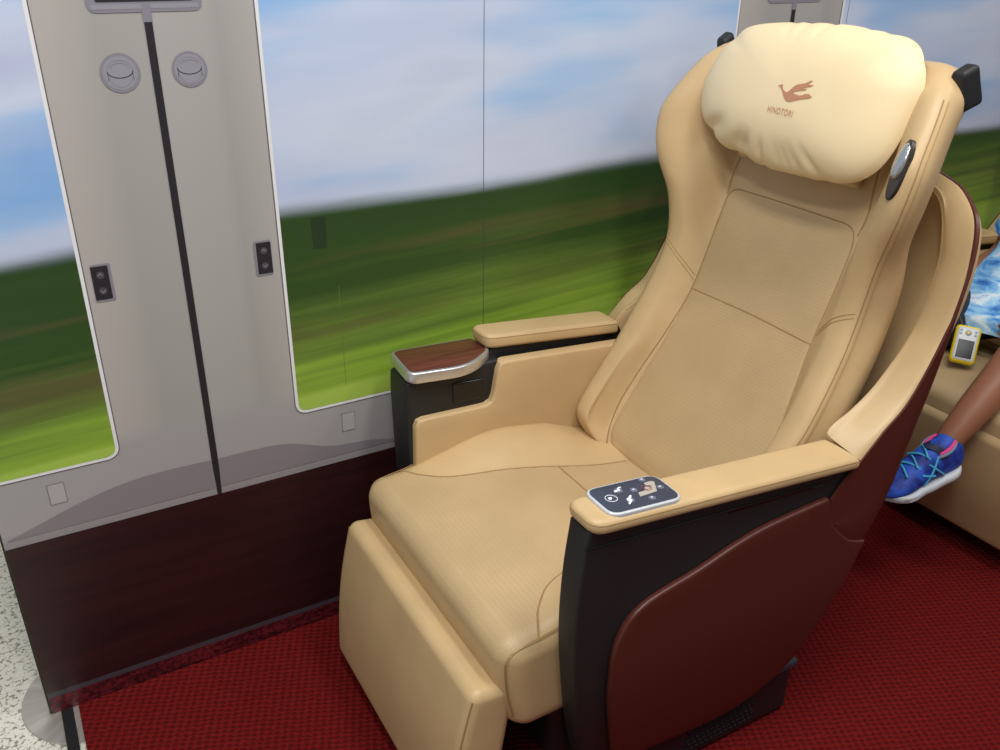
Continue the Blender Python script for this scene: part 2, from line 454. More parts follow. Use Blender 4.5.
# seams, fixtures printed on the pillars
drk = new_mat('printed_black', (38, 36, 42), .4); gr2 = new_mat('printed_mid_grey', (131, 129, 141), .4); gr3 = new_mat('printed_light_grey', (144, 143, 153), .4)
sq = new_mat('printed_socket_cover', (172, 168, 170), .4)
for cx in (.269, 1.704, 3.139):
    dzt = 0 if cx < 1 else -.018
    seam = obj('pillar_seam_print', *flat([(cx-.0062, 1.325+dzt), (cx+.0062, 1.325+dzt), (cx+.0058, .48), (cx+.0035, .4185), (cx-.0045, .4185), (cx-.0066, .48)], YP-.0008), drk, pan, smooth=False, label='black vertical seam line')
    obj('seam_stem_print', *flat(rect(cx-.007, cx+.007, 1.318+dzt, 1.345+dzt, .001), YP-.0012), gr2, seam, smooth=False, label='grey stem')
    tr = obj('tray_print', *flat(rect(cx-.088, cx+.088, 1.333+dzt, 1.62+dzt, .016), YP-.0006), gr2, pan, smooth=False, label='dark screen with grey frame')
    obj('tray_screen_print', *flat(rect(cx-.074, cx+.074, 1.349+dzt, 1.605+dzt, .004), YP-.0014), drk, tr, smooth=False)
    obj('tray_highlight_print', *flat(rect(cx-.082, cx+.082, 1.338+dzt, 1.345+dzt, .003), YP-.0010), gr3, tr, smooth=False, label='pale highlight')
    for s in (-1, 1):
        cc = cx+s*.0545
        zc = 1.243
        rr = .0305 if s < 0 else .0285
        circ = lambda r, sx=1, dz=0: [(cc+sx*r*math.cos(a*PI/24), zc+dz+r*math.sin(a*PI/24)) for a in range(48)]
        h = obj('coat_hook_print', *flat(circ(rr), YP-.0006), gr2, pan, smooth=False, label='round grey hook print')
        obj('hook_disc', *flat(circ(rr*.86), YP-.0009), gr3, h, smooth=False)
        def arc(a0, a1, dz, rx, rz, th=.0007, n=20):
            o_ = [(cc+rx*math.cos(a0+(a1-a0)*i/n), zc+dz+rz*math.sin(a0+(a1-a0)*i/n)) for i in range(n+1)]
            i_ = [(cc+(rx-th)*math.cos(a0+(a1-a0)*i/n), zc+dz+(rz-th)*math.sin(a0+(a1-a0)*i/n)) for i in range(n+1)][::-1]
            return o_+i_
        obj('hook_line', *flat(arc(PI, 2*PI, .003, .020, .011, .0012), YP-.0012), drk, h, smooth=False)
        obj('hook_line', *flat(arc(0, PI, .003, .020, .017), YP-.0012), gr2, h, smooth=False)
        obj('hook_line', *flat(arc(0, PI, .008, .014, .008, .0012), YP-.0012), gr2, h, smooth=False)
        obj('hook_line', *flat(arc(PI, 2*PI, -.004, .018, .018), YP-.0012), gr2, h, smooth=False)
        for e in (-1, 1):
            obj('hook_line', *flat(rect(cc+e*.0192-.0003, cc+e*.0192+.0003, zc-.012, zc+.003), YP-.0012), drk, h, smooth=False)
        # blind switch: black plate with two arrow buttons
        bx = cx+s*.1425+(.001 if s > 0 else 0); bz = .900
        p = obj('switch_print', *flat(rect(bx-.0165+(-s)*.002, bx+.0165-s*.002, bz-.034, bz+.034, .004), YP-.0006), gr2, pan, smooth=False, label='black blind switch with two arrows')
        obj('switch_plate', *flat(rect(bx-.0138, bx+.0138, bz-.0305, bz+.0305, .002), YP-.0009), drk, p, smooth=False)
        for e in (-1, 1):
            q = bz+e*.0145
            obj('arrow_button', *flat([(bx+.0065*math.cos(a*PI/12), q+.0065*math.sin(a*PI/12)) for a in range(24)], YP-.0012), new_mat('button_grey', (74, 72, 80), .4) if 'button_grey' not in bpy.data.materials else bpy.data.materials['button_grey'], p, smooth=False)
            obj('arrow', *flat([(bx-.0035, q-e*.002), (bx, q+e*.0022), (bx+.0035, q-e*.002), (bx+.0035, q-e*.0005), (bx, q+e*.0037), (bx-.0035, q-e*.0005)], YP-.0015), gr3, p, smooth=False)
        # small square cover below the sill
        qx = cx+s*.286-.002; qz = .511
        c_ = obj('socket_cover_print', *flat(rect(qx-.0145, qx+.0145, qz-.0215, qz+.0215), YP-.0006), linem if False else new_mat('cover_line', (120, 112, 110), .4) if 'cover_line' not in bpy.data.materials else bpy.data.materials['cover_line'], pan, smooth=False, label='small square cover print')
        obj('cover_plate', *flat(rect(qx-.0133, qx+.0138, qz-.0208, qz+.0200), YP-.0009), sq, c_, smooth=False)
# joints between the one metre boards
for x in (.881, 1.887, 2.893):
    obj('board_joint', *flat(rect(x-.0006, x+.0006, .006, ZT-.002), YP-.0016), new_mat('joint_line', (60, 66, 66), .6) if 'joint_line' not in bpy.data.materials else bpy.data.materials['joint_line'], pan, smooth=False)
# ghost of the switch reflected in the printed pane
gh = new_mat('printed_ghost', (34, 54, 30), .4); gl = new_mat('printed_ghost_line', (96, 122, 56), .4)
obj('ghost_switch_print', *flat(rect(.508, .536, .903, .964), YP-.0016), gh, pan, smooth=False, label='faint dark rectangle printed in the window')
obj('ghost_line_print', *flat(rect(.553, .5538, .60, .82), YP-.0016), gl, pan, smooth=False, label='faint pale vertical line')

# round steel foot of the panel
def disc(cx, cy, r, z0, z1, n=64, bev=.0012):
    rings = [[(cx+q*math.cos(2*PI*k/n), cy+q*math.sin(2*PI*k/n), z) for k in range(n)] for q, z in ((r, z0), (r, z1-bev), (r-bev, z1))]
    return loft(rings)
steel = new_mat('brushed_steel', (200, 196, 190), .34, .75); t = NT(steel)
v = t.coord(); gm = t.n('ShaderNodeTexGradient', gradient_type='RADIAL'); t.l(v, gm.inputs[0])
rn = t.n('ShaderNodeCombineXYZ'); t.l(t.math('MULTIPLY', gm.outputs['Fac'], 26), rn.inputs[0])
t.l(t.ramp(t.noise(rn.outputs[0], 1, 2), [(.2, (186, 178, 168)), (.5, (212, 207, 200)), (.8, (238, 235, 230))]), t.b.inputs['Base Color'])  # conic highlights painted into the steel colour as pale and dark radial streaks
foot = thing('panel_foot', 'round brushed steel foot plate under the left corner of the display panel', 'panel foot', (-.032, 1.638, 0))
obj('plate', *disc(-.032, 1.638, .148, .0002, .0036), steel, foot)
V, F = rbox((.05, .006, .12), .002, n=(1, 1, 1), k=2, center=(-.032, YP+.0275, .0646)); obj('bracket', V, F, steel, foot)

# ------------------------------------------------------------------ the seat
YC = 1.18
seat = thing('train_seat', 'empty beige leather recliner seat in front, cream head pillow, control panel in the armrest', 'seat', (.95, YC, .009))
def W(a, x, z): return np.array([x, YC-a, z])       # a > 0: towards the camera side

# ---- backrest
#      z,   X,    w,    bl,   wp
BACK = [(.405, 1.035, .215, .020, .165),
        (.43, 1.052, .246, .050, .168),
        (.47, 1.078, .262, .066, .190),
        (.53, 1.116, .266, .064, .192),
        (.60, 1.158, .268, .056, .188),
        (.66, 1.190, .270, .048, .180),
        (.78, 1.245, .264, .040, .166),
        (.86, 1.276, .261, .044, .165),
        (.94, 1.303, .273, .070, .166),
        (1.01, 1.326, .303, .110, .170),
        (1.065, 1.344, .314, .126, .172),
        (1.11, 1.358, .312, .126, .170),
        (1.20, 1.384, .286, .092, .165),
        (1.245, 1.397, .262, .070, .150),
        (1.272, 1.410, .210, .045, .120)]
def back_frame(z):
    X, w, bl, wp = interp_table(BACK, z)
    X2 = interp_table(BACK, min(z+.01, 1.272))[0]; X1 = interp_table(BACK, max(z-.01, .405))[0]
    T = np.array([X2-X1, 0, min(z+.01, 1.272)-max(z-.01, .405)]); T /= np.linalg.norm(T)
    N = np.array([-T[2], 0, T[0]])
    return np.array([X, YC, z]), T, N, w, bl, wp
def back_profile(w, bl, wp, th=.085):
    head = sstep(.05, .11, bl)
    q = lambda a, b: a*(1-head)+b*head
    half = [(0, -.002*(1-head)), (wp*.5, 0), (wp*.93, .001), (wp, -.001), (wp+.012, q(.008, .006)), (max(q(w-.060, w-.085), wp+.026), q(.72, .55)*bl), (w-.045, q(.92, .90)*bl), (w-.020, bl), (w-.004, bl-.008),
            (w+.003, bl-.028), (q(w+.012, w-.002), bl-.055), (q(w+.009, w-.014), bl-.080), (q(w-.002, w-.032), bl-.096), (q(w-.045, w-.082), q(-.070, -.032)), (q(w-.12, w-.15), q(-.095, -.080)), (0, -.10)]
    return half
def back_point(z, a, off=0.0):
    """a: signed lateral; point on the front surface"""
    P, T, N, w, bl, wp = back_frame(z)
    c = spline(back_profile(w, bl, wp), 8)
    i0 = 8*8+1
    xs = [q[0] for q in c[:i0]]; ys = [q[1] for q in c[:i0]]
    f = np.interp(abs(a), xs, ys)
    return P+N*(f+off)-np.array([0, 1, 0])*a
zs = list(np.linspace(.430, .48, 12))+list(np.linspace(.49, 1.272, 72))
rings = []
for z in zs:
    P, T, N, w, bl, wp = back_frame(z)
    c = spline(back_profile(w, bl, wp), 5)
    e = 0
    # round over the two ends
    if z > 1.20: e = 1-math.sqrt(max(0, 1-((z-1.20)/.0725)**2))
    if z < .475: e = .9*(1-math.sqrt(max(0, 1-((.475-z)/.046)**2)))
    ring = []
    full = [(-p[0], p[1]) for p in c[::-1]][:-1]+[(p[0], p[1]) for p in c][:-1]
    for a, f in full:
        f2 = f+( -.035-f)*e*.85
        a2 = a*(1-.10*e)
        ring.append(P+N*f2-np.array([0, 1, 0])*a2)
    rings.append(ring)
V, F = loft(rings)
nper = len(rings[0]); mi = []
for f in F:
    c = np.mean([V[i] for i in f], axis=0) if len(f) == 4 else None
    k = 0
    if c is not None:
        P, T, N, w, bl, wp = back_frame(min(1.27, max(.41, c[2])))
        if abs(c[1]-YC) < wp-.002 and .45 < c[2] < .985 and (c-P)@N > -.03: k = 1
    mi.append(k)
bk = obj('backrest', V, F, [LEA, LEP], seat, mi=mi)
def seam_path(pts, n=40, off=-.0006):
    q = resample(spline(pts, 8), n); return [back_point(p[0], p[1], off) for p in q]
def add_seam(name, path, parent, r=.0017, mat=SEAM): return obj(name, *tube(path, r, 6), mat, parent)
for s in (-1, 1):
    add_seam('seam', seam_path([(.44, s*.178), (.47, s*.196), (.52, s*.203), (.60, s*.197), (.69, s*.180), (.78, s*.166), (.90, s*.166), (.965, s*.163), (.985, s*.150), (.989, s*.130)], 60), bk)
    add_seam('seam', seam_path([(.975, s*.166), (1.01, s*.170), (1.07, s*.160), (1.13, s*.15)], 20), bk)
    for d in (-.004, .004): add_seam('stitching', seam_path([(.80+d, s*.169), (.835+d, s*.215), (.855+d, s*.252)], 16, .0002), bk, .0009, STI)
    # long double stitched welt along the outer edge of the bolster
    for d, r, m_ in ((0, .0016, SEAM), (-.006, .0007, STI), (.006, .0007, STI)):
        path = []
        for z in np.linspace(.50, 1.205, 60):
            P, T, N, w, bl, wp = back_frame(z); path.append(P+N*(bl-.010+.002)-np.array([0, 1, 0])*s*(w-.004+d*.9)+N*(-d*.9-.0022 if d > 0 else -.0012 if d == 0 else .0006))
        add_seam('stitching', path, bk, r, m_)
add_seam('seam', seam_path([(.989, -.132), (.990, 0), (.989, .132)], 20), bk)
add_seam('seam', seam_path([(.779, -.166), (.781, -.08), (.782, 0), (.781, .08), (.779, .166)], 30, -.001), bk, .0022)

# ---- oval reading lamp in the near head wing, hooks on the shoulders
def oval(center, ax1, ax2, nrm, r1, r2, h, n=32, dome=.4):
    rings = []
    for q, hh in ((1, -.006), (1, h*.5), (.96, h*.85), (.88, h), (.6, h*(1+dome*.5)), (.25, h*(1+dome*.75)), (.02, h*(1+dome*.8))):
        rings.append([center+ax1*q*r1*math.cos(2*PI*k/n)+ax2*q*r2*math.sin(2*PI*k/n)+nrm*hh for k in range(n)])
    return loft(rings)
def wing_normal(z, a):
    p = back_point(z, a); pu = back_point(z+.01, a); pa = back_point(z, a+.004)
    n = np.cross(pu-p, pa-p); n /= np.linalg.norm(n)
    if n[0] > 0: n = -n
    u = (pu-p)/np.linalg.norm(pu-p); return p, u, np.cross(n, u), n
for s in (1,):
    p, u, v_, n_ = wing_normal(1.090, s*.280)
    lp = obj('reading_lamp', *oval(p-n_*.001, u, v_, n_, .048, .019, .0018), new_mat('lamp_bezel_black', (52, 44, 38), .35) if 'lamp_bezel_black' not in bpy.data.materials else bpy.data.materials['lamp_bezel_black'], bk, label='oval reading lamp in the head wing')
    p2, u2, v2, n2 = wing_normal(1.104, s*.281)
    obj('lamp_lens', *oval(p2, u2, v2, n2, .029, .0145, .006), bpy.data.materials.get('lamp_lens') or new_mat('lamp_lens', (176, 176, 174), .16, .7), lp, label='silver lens')
# ---- seat shoulder grips
for s in (1, -1):
    c = W(s*.272, 1.366, 1.240)
    def fn(p, c=c, s=s):
        x, y, z = p; k = 1-.25*sstep(-.03, .03, z)
        # lean back and outwards
        return c+np.array([x*k*.8-z*.30, -s*(y*k+x*.1), z*.95+x*.30])
    V, F = rbox((.05, .036, .066), .010, n=(3, 3, 3), k=4, fn=fn)
    obj('shoulder_grip', V, F, BLK, seat, label='black plastic grip behind the top corner')

# ---- pillow
TH = math.radians(20); PP0 = np.array([1.297, YC, 1.18]); PN = np.array([-math.cos(TH), 0, math.sin(TH)]); PU = np.array([math.sin(TH), 0, math.cos(TH)])
def on_pplane(px, py):
    d = RB@np.array([px-500, py-375, F_PX]); C0 = np.array([0, 0, CAM_H]); t_ = ((PP0-C0)@PN)/(d@PN); q = C0+t_*d
    return (YC-q[1], (q-PP0)@PU)
pil_out = [(-.245, .060), (-.225, .085), (-.200, .108), (-.125, .122), (0, .130), (.085, .127), (.145, .120), (.185, .098), (.205, .060), (.205, 0), (.198, -.050), (.180, -.085), (.145, -.108),
           (.075, -.118), (-.03, -.120), (-.10, -.112), (-.18, -.098), (-.235, -.062), (-.258, -.020), (-.258, .020)]
ang = []
pil_out = [(a*1.03+.024, q*1.06+.006) for a, q in pil_out]
cen = np.array([-.002, .009])
o2 = resample(spline(pil_out, 10, True), 160, True)
o2 = [np.array(p)-cen for p in o2]
random.seed(7)
folds = [(random.uniform(0, 2*PI), random.uniform(.04, .09), random.uniform(.35, 1.0)) for _ in range(26)]
def fold_at(th):
    return sum(am*math.exp(-(((th-a0+PI) % (2*PI)-PI)/wd)**2) for a0, wd, am in folds)
def pillow_f(th, rho):
    """height of the front face above the rim plane"""
    h = .060*(max(0, 1-rho**2.6))**.55
    fo = 0
    for a0, wd, am in folds:
        d = (th-a0+PI) % (2*PI)-PI; bottom = .5+.9*max(0, -math.sin(a0))
        fo += am*bottom*math.exp(-(d/wd)**2)*math.sin(PI*min(1, max(0, (rho-.66)/.34)))**1.2
    h -= fo*.0060
    h += .006*math.sin(2*th+1)*rho*rho*(1-rho)*4*.5
    return h
def pillow_pt(a, q, off=0):
    v_ = np.array([a, q])-cen; th = math.atan2(v_[1], v_[0])
    # radius of the outline in this direction
    best = min(o2, key=lambda p: abs((math.atan2(p[1], p[0])-th+PI) % (2*PI)-PI)); rho = np.linalg.norm(v_)/np.linalg.norm(best)
    return PP0+PN*(pillow_f(th, rho)+off)+PU*q-np.array([0, 1, 0])*a
rings = []
fr = [1.0, .985, .96, .93, .89, .84, .78, .71, .63, .54, .44, .33, .21, .10, .01]
back = [.985, .95, .88, .75, .55, .3, .01]
def pr(rho, side):
    r = []
    for p in o2:
        th = math.atan2(p[1], p[0])
        h = pillow_f(th, rho) if side > 0 else -.042*(max(0, 1-rho**3))**.6
        if side < 0 and rho > .9: h = h
        q = cen+p*rho*(1-.022*fold_at(th)*sstep(.7, 1, rho))
        r.append(PP0+PN*h+PU*q[1]-np.array([0, 1, 0])*q[0])
    return r
for rho in back[::-1]: rings.append(pr(rho, -1))
for rho in fr: rings.append(pr(rho, 1))
V, F = loft(rings)
pil = obj('head_pillow', V, F, PIL, seat, label='cream pillow with a bird emblem')
# neck flap of the pillow carrier showing under it
def fn(p):
    return back_point(1.108+p[2], p[1]-.01, .012+p[0])
V, F = rbox((.02, .30, .12), .008, n=(1, 14, 6), k=3, fn=fn)
obj('pillow_carrier', V, F, LEA, seat)
# emblem: bird with spread wing, traced on the pillow front. origin = emblem centre, unit metres
def on_pillow(u, v_, off=.0006): return pillow_pt(EA+(-u), EQ+v_, off) if False else pillow_pt(EA+u, EQ+v_, off)
EA, EQ = .037, .012
def px_poly(pts):
    # pts given in the emblem's own grid (0..230 wide, 0..140 tall, y down), bird ~5 cm wide
    return [((x-115)*.00036, -(y-70)*.00031) for x, y in pts]
bird = [
 [(0, 62), (14, 54), (22, 50), (34, 53), (30, 62), (42, 76), (60, 86), (74, 86), (84, 74), (97, 52), (112, 38), (134, 30), (160, 22), (184, 4), (199, 0), (186, 16), (172, 26), (212, 24), (196, 36), (168, 44), (150, 52), (184, 50), (170, 60), (140, 68), (118, 74),
  (104, 86), (126, 88), (150, 92), (166, 88), (182, 78), (206, 74), (218, 82), (228, 86), (214, 96), (190, 104), (160, 112), (138, 122), (112, 134), (92, 134), (74, 126), (58, 110), (44, 90), (30, 76), (18, 64)]]
def flat_on_pillow(name, polys, parent, mat, off=.0008):
    Vs = []; Fs = []
    for poly in polys:
        bm = bmesh.new(); vs = [bm.verts.new((x, y, 0)) for x, y in poly]; f = bm.faces.new(vs)
        bmesh.ops.triangulate(bm, faces=[f]); bm.verts.index_update()
        o = len(Vs); Vs += [on_pillow(v.co.x, v.co.y, off) for v in bm.verts]; Fs += [tuple(v.index+o for v in ff.verts) for ff in bm.faces]; bm.free()
    return obj(name, Vs, Fs, mat, parent, smooth=False)
flat_on_pillow('bird_emblem', [px_poly(b) for b in bird], pil, EMB)
def text_mesh(s, size, fn, name, mat, parent):
    cu = bpy.data.curves.new('t', 'FONT'); cu.body = s; cu.size = size; cu.align_x = 'CENTER'; cu.space_character = 1.15
    to = bpy.data.objects.new('t', cu); COL.objects.link(to)
    dg = bpy.context.evaluated_depsgraph_get(); me = bpy.data.meshes.new_from_object(to.evaluated_get(dg))
    V = [fn(v.co.x, v.co.y) for v in me.vertices]; F = [tuple(p.vertices) for p in me.polygons]
    bpy.data.objects.remove(to); bpy.data.curves.remove(cu); bpy.data.meshes.remove(me)
    return obj(name, V, F, mat, parent, smooth=False)
text_mesh('HINOTORI', .0098, lambda x, y: on_pillow(x*1.15-.016, y*1.6-.044, .0008), 'lettering', EMB, pil)

# ---- seat cushion
def cush_top(x, a):
    """height of the top surface"""
    aa = abs(a)
    base = .460+.008*sstep(.55, .70, x)-.034*sstep(.75, 1.04, x)
    # side bolsters rise behind the front apron
    seamx = interp_table([(.60, .285), (.63, .225), (.68, .185), (.78, .160), (.90, .140), (1.10, .10)], x)[0]
    k = sstep(.60, .78, x)
    k = sstep(.585, .86, x)
    b = math.sin(PI/2*min(1, max(0, (aa-seamx)/max(.03, .262-seamx))))*k
    dip = .006*math.exp(-((aa-seamx)/.010)**2)*sstep(.58, .64, x)
    return base+.044*b*(1-.75*sstep(.93, 1.07, x))
def cfn(p):
    x, y, z = p; a = -y
    # front rounds down
    k = (z-.255)/(.455-.255)
    top = cush_top(x, a)
    zz = .262+(top-.262)*max(0, k) if k > 0 else .262+(z-.255)
    # waterfall nose: front face leans back downwards
    xx = x+.030*(1-max(0, min(1, k)))*sstep(.75, .52, x) - .010*math.sin(PI*max(0, min(1, k)))*sstep(.7, .52, x)
    return np.array([xx, YC-a, zz+ .0])
V, F = rbox((.60, .575, .20), .040, n=(70, 84, 6), k=6, fn=cfn, center=(.825, 0, .355))
mi = []
for f in F:
    c = np.mean([V[i] for i in f], axis=0)
    aa = abs(c[1]-YC); seamx = interp_table([(.60, .285), (.63, .225), (.68, .185), (.78, .160), (.90, .140), (1.10, .10)], c[0])[0]
    mi.append(1 if (c[2] > .42 and aa < seamx and c[0] > .525) else 0)
cu_ = obj('seat_cushion', V, F, [LEA, LEP], seat, mi=mi)
for s in (-1, 1):
    path = [np.array([x, YC-s*a, cush_top(x, a)-.0002-(.04-math.sqrt(max(0, .0016-max(0, a-.2475)**2)))]) for x, a in resample(spline([(.598, .276), (.610, .254), (.63, .225), (.68, .185), (.78, .160), (.90, .140), (1.06, .108)], 8), 60)]
    add_seam('seam', path, cu_, .0019)
path = [np.array([.905, YC-a, cush_top(.905, a)-.0006]) for a in np.linspace(-.140, .140, 30)]
add_seam('seam', path, cu_, .0026)
# stitched edge where top panel meets the side skirt
for s in (-1, 1):
    for r, dz, dx, m_ in ((.0016, 0, 0, SEAM), (.0007, .006, .002, STI)):
        rr_ = .040*.29; hx = .2875-rr_
        loc = [(.90, .455), (.75, .455), (.62, .455), (.58, .454)]+[(.565-.028*math.sin(q_*PI/8), .4435-.028*(1-math.cos(q_*PI/8))) for q_ in range(1, 5)]+[(.5367, .38), (.5367, .34), (.5367, .30)]
        path = []
        for (x, z) in loc:
            edge = z > .4432
            path.append(cfn((x+dx*.4, -s*(hx+(.0 if edge else .0)+dz*.55), (z-rr_ if edge else z-.003)+dz*.3)))
        path = resample(spline(path, 5), 60)
        add_seam('stitching', path, cu_, r, m_)

# ---- leg rest
LT = np.array([.482, YC, .374]); LB = np.array([.436, YC, .065])
def lfn(p):
    x, y, z = p   # z: 0 top .. -len
    t_ = -z/.31
    ax = (LB-LT)/.31
    n_ = np.array([-ax[2], 0, ax[0]]); n_ = -n_ if n_[0] > 0 else n_
    bulge = .010*math.sin(PI*min(1, max(0, t_)))
    w = 1-.02*t_
    return LT+ax*(-z)-n_*(x-bulge*(1 if x < .05 else 0))+np.array([0, y*w, 0])
V, F = rbox((.085, .545, .325), .020, n=(5, 26, 18), k=5, fn=lfn, center=(.0425, 0, -.158))
lg = obj('leg_rest', V, F, LEA, seat)
for s in (-1, 1):
    for d, r, m_ in ((0, .0014, SEAM), (.006, .0007, STI)):
        path = [lfn((.0045+.001, s*(-.2672+d), z)) if False else lfn((.0052-d*.35, -s*(.2668-d), z)) for z in np.linspace(-.012, -.30, 30)]
        add_seam('stitching', path, lg, r, m_)

# ---- side bodies
def bow(z): return .070*(max(0, .42-z)/.37)**1.8
def side(s, y_out):
    """to3 mapping for slabs standing in the XZ plane; w=0 outer face"""
    return lambda u, v_, w: W(s*(y_out-w-bow(v_)), u, v_)
fx = [(.622, .696), (.612, .60), (.611, .48), (.626, .345), (.656, .22), (.70, .10)]
side_near = fx[::-1]
outline = list(reversed(spline(side_near[::-1][::-1], 4)))  # from top front down
front_edge = spline(fx, 5)
outline = [tuple(p) for p in front_edge]+[(.74, .085), (.95, .095), (1.03, .11), (1.10, .20), (1.16, .32), (1.20, .45), (1.19, .60), (1.175, .645), (.65, .696), (.63, .700)]
for s in (1, -1):
    if s > 0: ol = outline
    else:
        # far side: lower in front under the little table
        ol = [(p[0]+.018, p[1]) for p in front_edge if p[1] < .648]+outline[-10:-2]+[(.84, .676), (.825, .650), (.640, .652)]
        ol = ol[::1]
    ol2 = [np.array(p) for p in ol]
    V, F = slab(ol2, side(s, .357), .05, .006, 3, grid=.05)
    sh = obj('side_shell', V, F, BLK, seat, label='black plastic side body')
    # recessed shadow line and slot under the arm pad
    if s > 0:
        pth = [W(s*.3575, x, z) for x, z in resample([(.615, .672), (.64, .669), (1.10, .628)], 20)]
        obj('trim_line', *tube(pth, .0016, 6), BLG, sh)
        V, F = rbox((.19, .004, .007), .0015, n=(1, 1, 1), k=2, fn=lambda p, s=s: W(s*(.357+p[1]), .985+p[0], .638+p[2]-p[0]*.075))
        obj('lever_slot', V, F, BLG, sh, label='narrow black slot with a lever')
    # brown side panel
    bp = spline([(.722, .175), (.706, .23), (.686, .31), (.676, .383), (.682, .475), (.726, .531), (.835, .559), (.956, .591), (1.112, .602)], 6)
    bp = [tuple(p) for p in bp]+[(1.120, .590), (1.132, .548), (1.156, .521), (1.19, .490), (1.238, .470)]+[tuple(p) for p in spline([(1.238, .468), (1.205, .385), (1.160, .272), (1.125, .195), (1.075, .145), (1.02, .118), (.94, .116), (.84, .130)], 5)][1:]+[(.755, .146)]
    bp = [np.array(p) for p in bp]
    V, F = slab(bp, side(s, .369), .013, .005, 4, grid=.04)
    obj('side_panel', V, F, BRN, seat, label='brown painted lower side panel')

# ---- back shell and padded rim
RIMO = [(.365, 1.125, .592), (.366, 1.150, .625), (.366, 1.185, .660), (.366, 1.225, .700), (.363, 1.280, .745), (.361, 1.338, .850), (.360, 1.366, .950), (.338, 1.392, 1.030), (.282, 1.430, 1.064), (.228, 1.449, 1.080), (.12, 1.475, 1.092), (0, 1.482, 1.095)]
RIMI = [(.312, 1.135, .592), (.305, 1.150, .640), (.298, 1.166, .684), (.297, 1.217, .709), (.296, 1.272, .747), (.290, 1.345, .825), (.283, 1.385, .926), (.274, 1.396, .985), (.246, 1.412, 1.040), (.20, 1.430, 1.058), (.11, 1.452, 1.070), (0, 1.458, 1.073)]
MID = [(.366, 1.131, .545), (.367, 1.155, .553), (.367, 1.185, .570), (.368, 1.22, .59), (.367, 1.265, .625), (.362, 1.31, .68), (.350, 1.345, .74), (.320, 1.378, .79), (.27, 1.41, .82), (.215, 1.43, .835), (.12, 1.455, .845), (0, 1.46, .85)]
LOW = [(.366, 1.148, .518), (.367, 1.165, .505), (.367, 1.185, .495), (.367, 1.205, .485), (.364, 1.23, .472), (.354, 1.258, .472), (.335, 1.285, .48), (.305, 1.31, .49), (.26, 1.33, .50), (.20, 1.345, .50), (.12, 1.36, .50), (0, 1.365, .50)]
BOT = [(.345, 1.07, .40), (.345, 1.08, .37), (.342, 1.09, .34), (.338, 1.10, .31), (.334, 1.105, .29), (.325, 1.11, .27), (.31, 1.115, .26), (.28, 1.12, .25), (.24, 1.13, .25), (.19, 1.135, .25), (.10, 1.14, .25), (0, 1.14, .25)]
INM = [(.300, 1.15, .56), (.297, 1.165, .60), (.295, 1.19, .62), (.296, 1.235, .63), (.297, 1.285, .67), (.296, 1.33, .74), (.288, 1.365, .83), (.270, 1.39, .90), (.235, 1.415, .94), (.185, 1.43, .96), (.10, 1.44, .965), (0, 1.445, .97)]
INB = [(.294, 1.13, .50), (.292, 1.14, .50), (.290, 1.16, .50), (.289, 1.18, .50), (.288, 1.20, .50), (.283, 1.225, .50), (.270, 1.25, .50), (.25, 1.275, .50), (.22, 1.295, .50), (.18, 1.31, .50), (.10, 1.32, .50), (0, 1.32, .50)]
def full(c, n=7):
    h = [W(*p) for p in spline(c, n)]
    m_ = [np.array([p[0], 2*YC-p[1], p[2]]) for p in h]
    return h+m_[::-1][1:]
cols = [full(c) for c in (BOT, LOW, MID, RIMO)]
outer = []
for j in range(len(cols[0])):
    outer.append(spline([cols[k][j] for k in range(4)], 8))
nC = len(outer); nR = len(outer[0])
def ruled(cols_):
    V = [p for c in cols_ for p in c]; m = len(cols_[0]); F = []
    for i in range(len(cols_)-1):
        for j in range(m-1):
            a = i*m+j; F.append((a, a+1, a+1+m, a+m))
    return V, F
def thicken(cols_, t_):
    """close a ruled sheet into a thin shell, offset inwards (towards the seat axis)"""
    cols_ = [list(c) for c in cols_]; inner = []
    cen_ = np.array([1.1, YC, .6])
    for i, c in enumerate(cols_):
        r = []
        for j, p in enumerate(c):
            du = cols_[min(i+1, len(cols_)-1)][j]-cols_[max(i-1, 0)][j]; dv = c[min(j+1, len(c)-1)]-c[max(j-1, 0)]
            n_ = np.cross(du, dv); n_ /= (np.linalg.norm(n_)+1e-12)
            if n_@(cen_-p) < 0: n_ = -n_
            r.append(p+n_*t_)
        inner.append(r)
    rings = [c+r[::-1] for c, r in zip(cols_, inner)]
    return loft(rings)
V, F = thicken(outer, .006)
obj('back_shell', V, F, BRN, seat, label='brown shell wrapping the back')
ro, ri, im, ib = full(RIMO), full(RIMI), full(INM), full(INB)
sec = []
for a, b, c, d in list(zip(ro, ri, im, ib))[13:-11]:
    w_ = (a-b); L_ = np.linalg.norm(w_); fdir = np.cross(w_, np.array([0, 0, 1.])); 
    nrm = np.array([-.75, 0, .66])
    pts = [a-nrm*.014-w_*.03, a-nrm*.003-w_*.035, a+nrm*.003-w_*.12, a+nrm*.0045-w_*.35, b+nrm*.004+w_*.22, b, c, d]
    sp_ = spline(pts, 4)
    # close at the back, a little inside the shell
    sp_ += [d+(a-b)*.30+np.array([0, 0, 0]), c+(a-b)*.45, b+(a-b)*.6-nrm*.02]
    sec.append(sp_)
V, F = loft([list(s_) for s_ in sec])
rl = obj('rim_lining', V, F, LIN, seat, label='beige padded lining of the back shell')
for s in (1, -1):
    for k_, (dd, r_, m_) in enumerate(((0, .0014, SEAM), (.007, .0007, STI))):
        pts = []
        for a, b in list(zip(ro, ri))[16:(len(ro)//2)-6]:
            q = b+(a-b)*(dd/np.linalg.norm(a-b)+.02)+np.array([-.75, 0, .66])*.0012
            pts.append(q if s > 0 else np.array([q[0], 2*YC-q[1], q[2]]))
        add_seam('stitching', pts, rl, r_, m_)

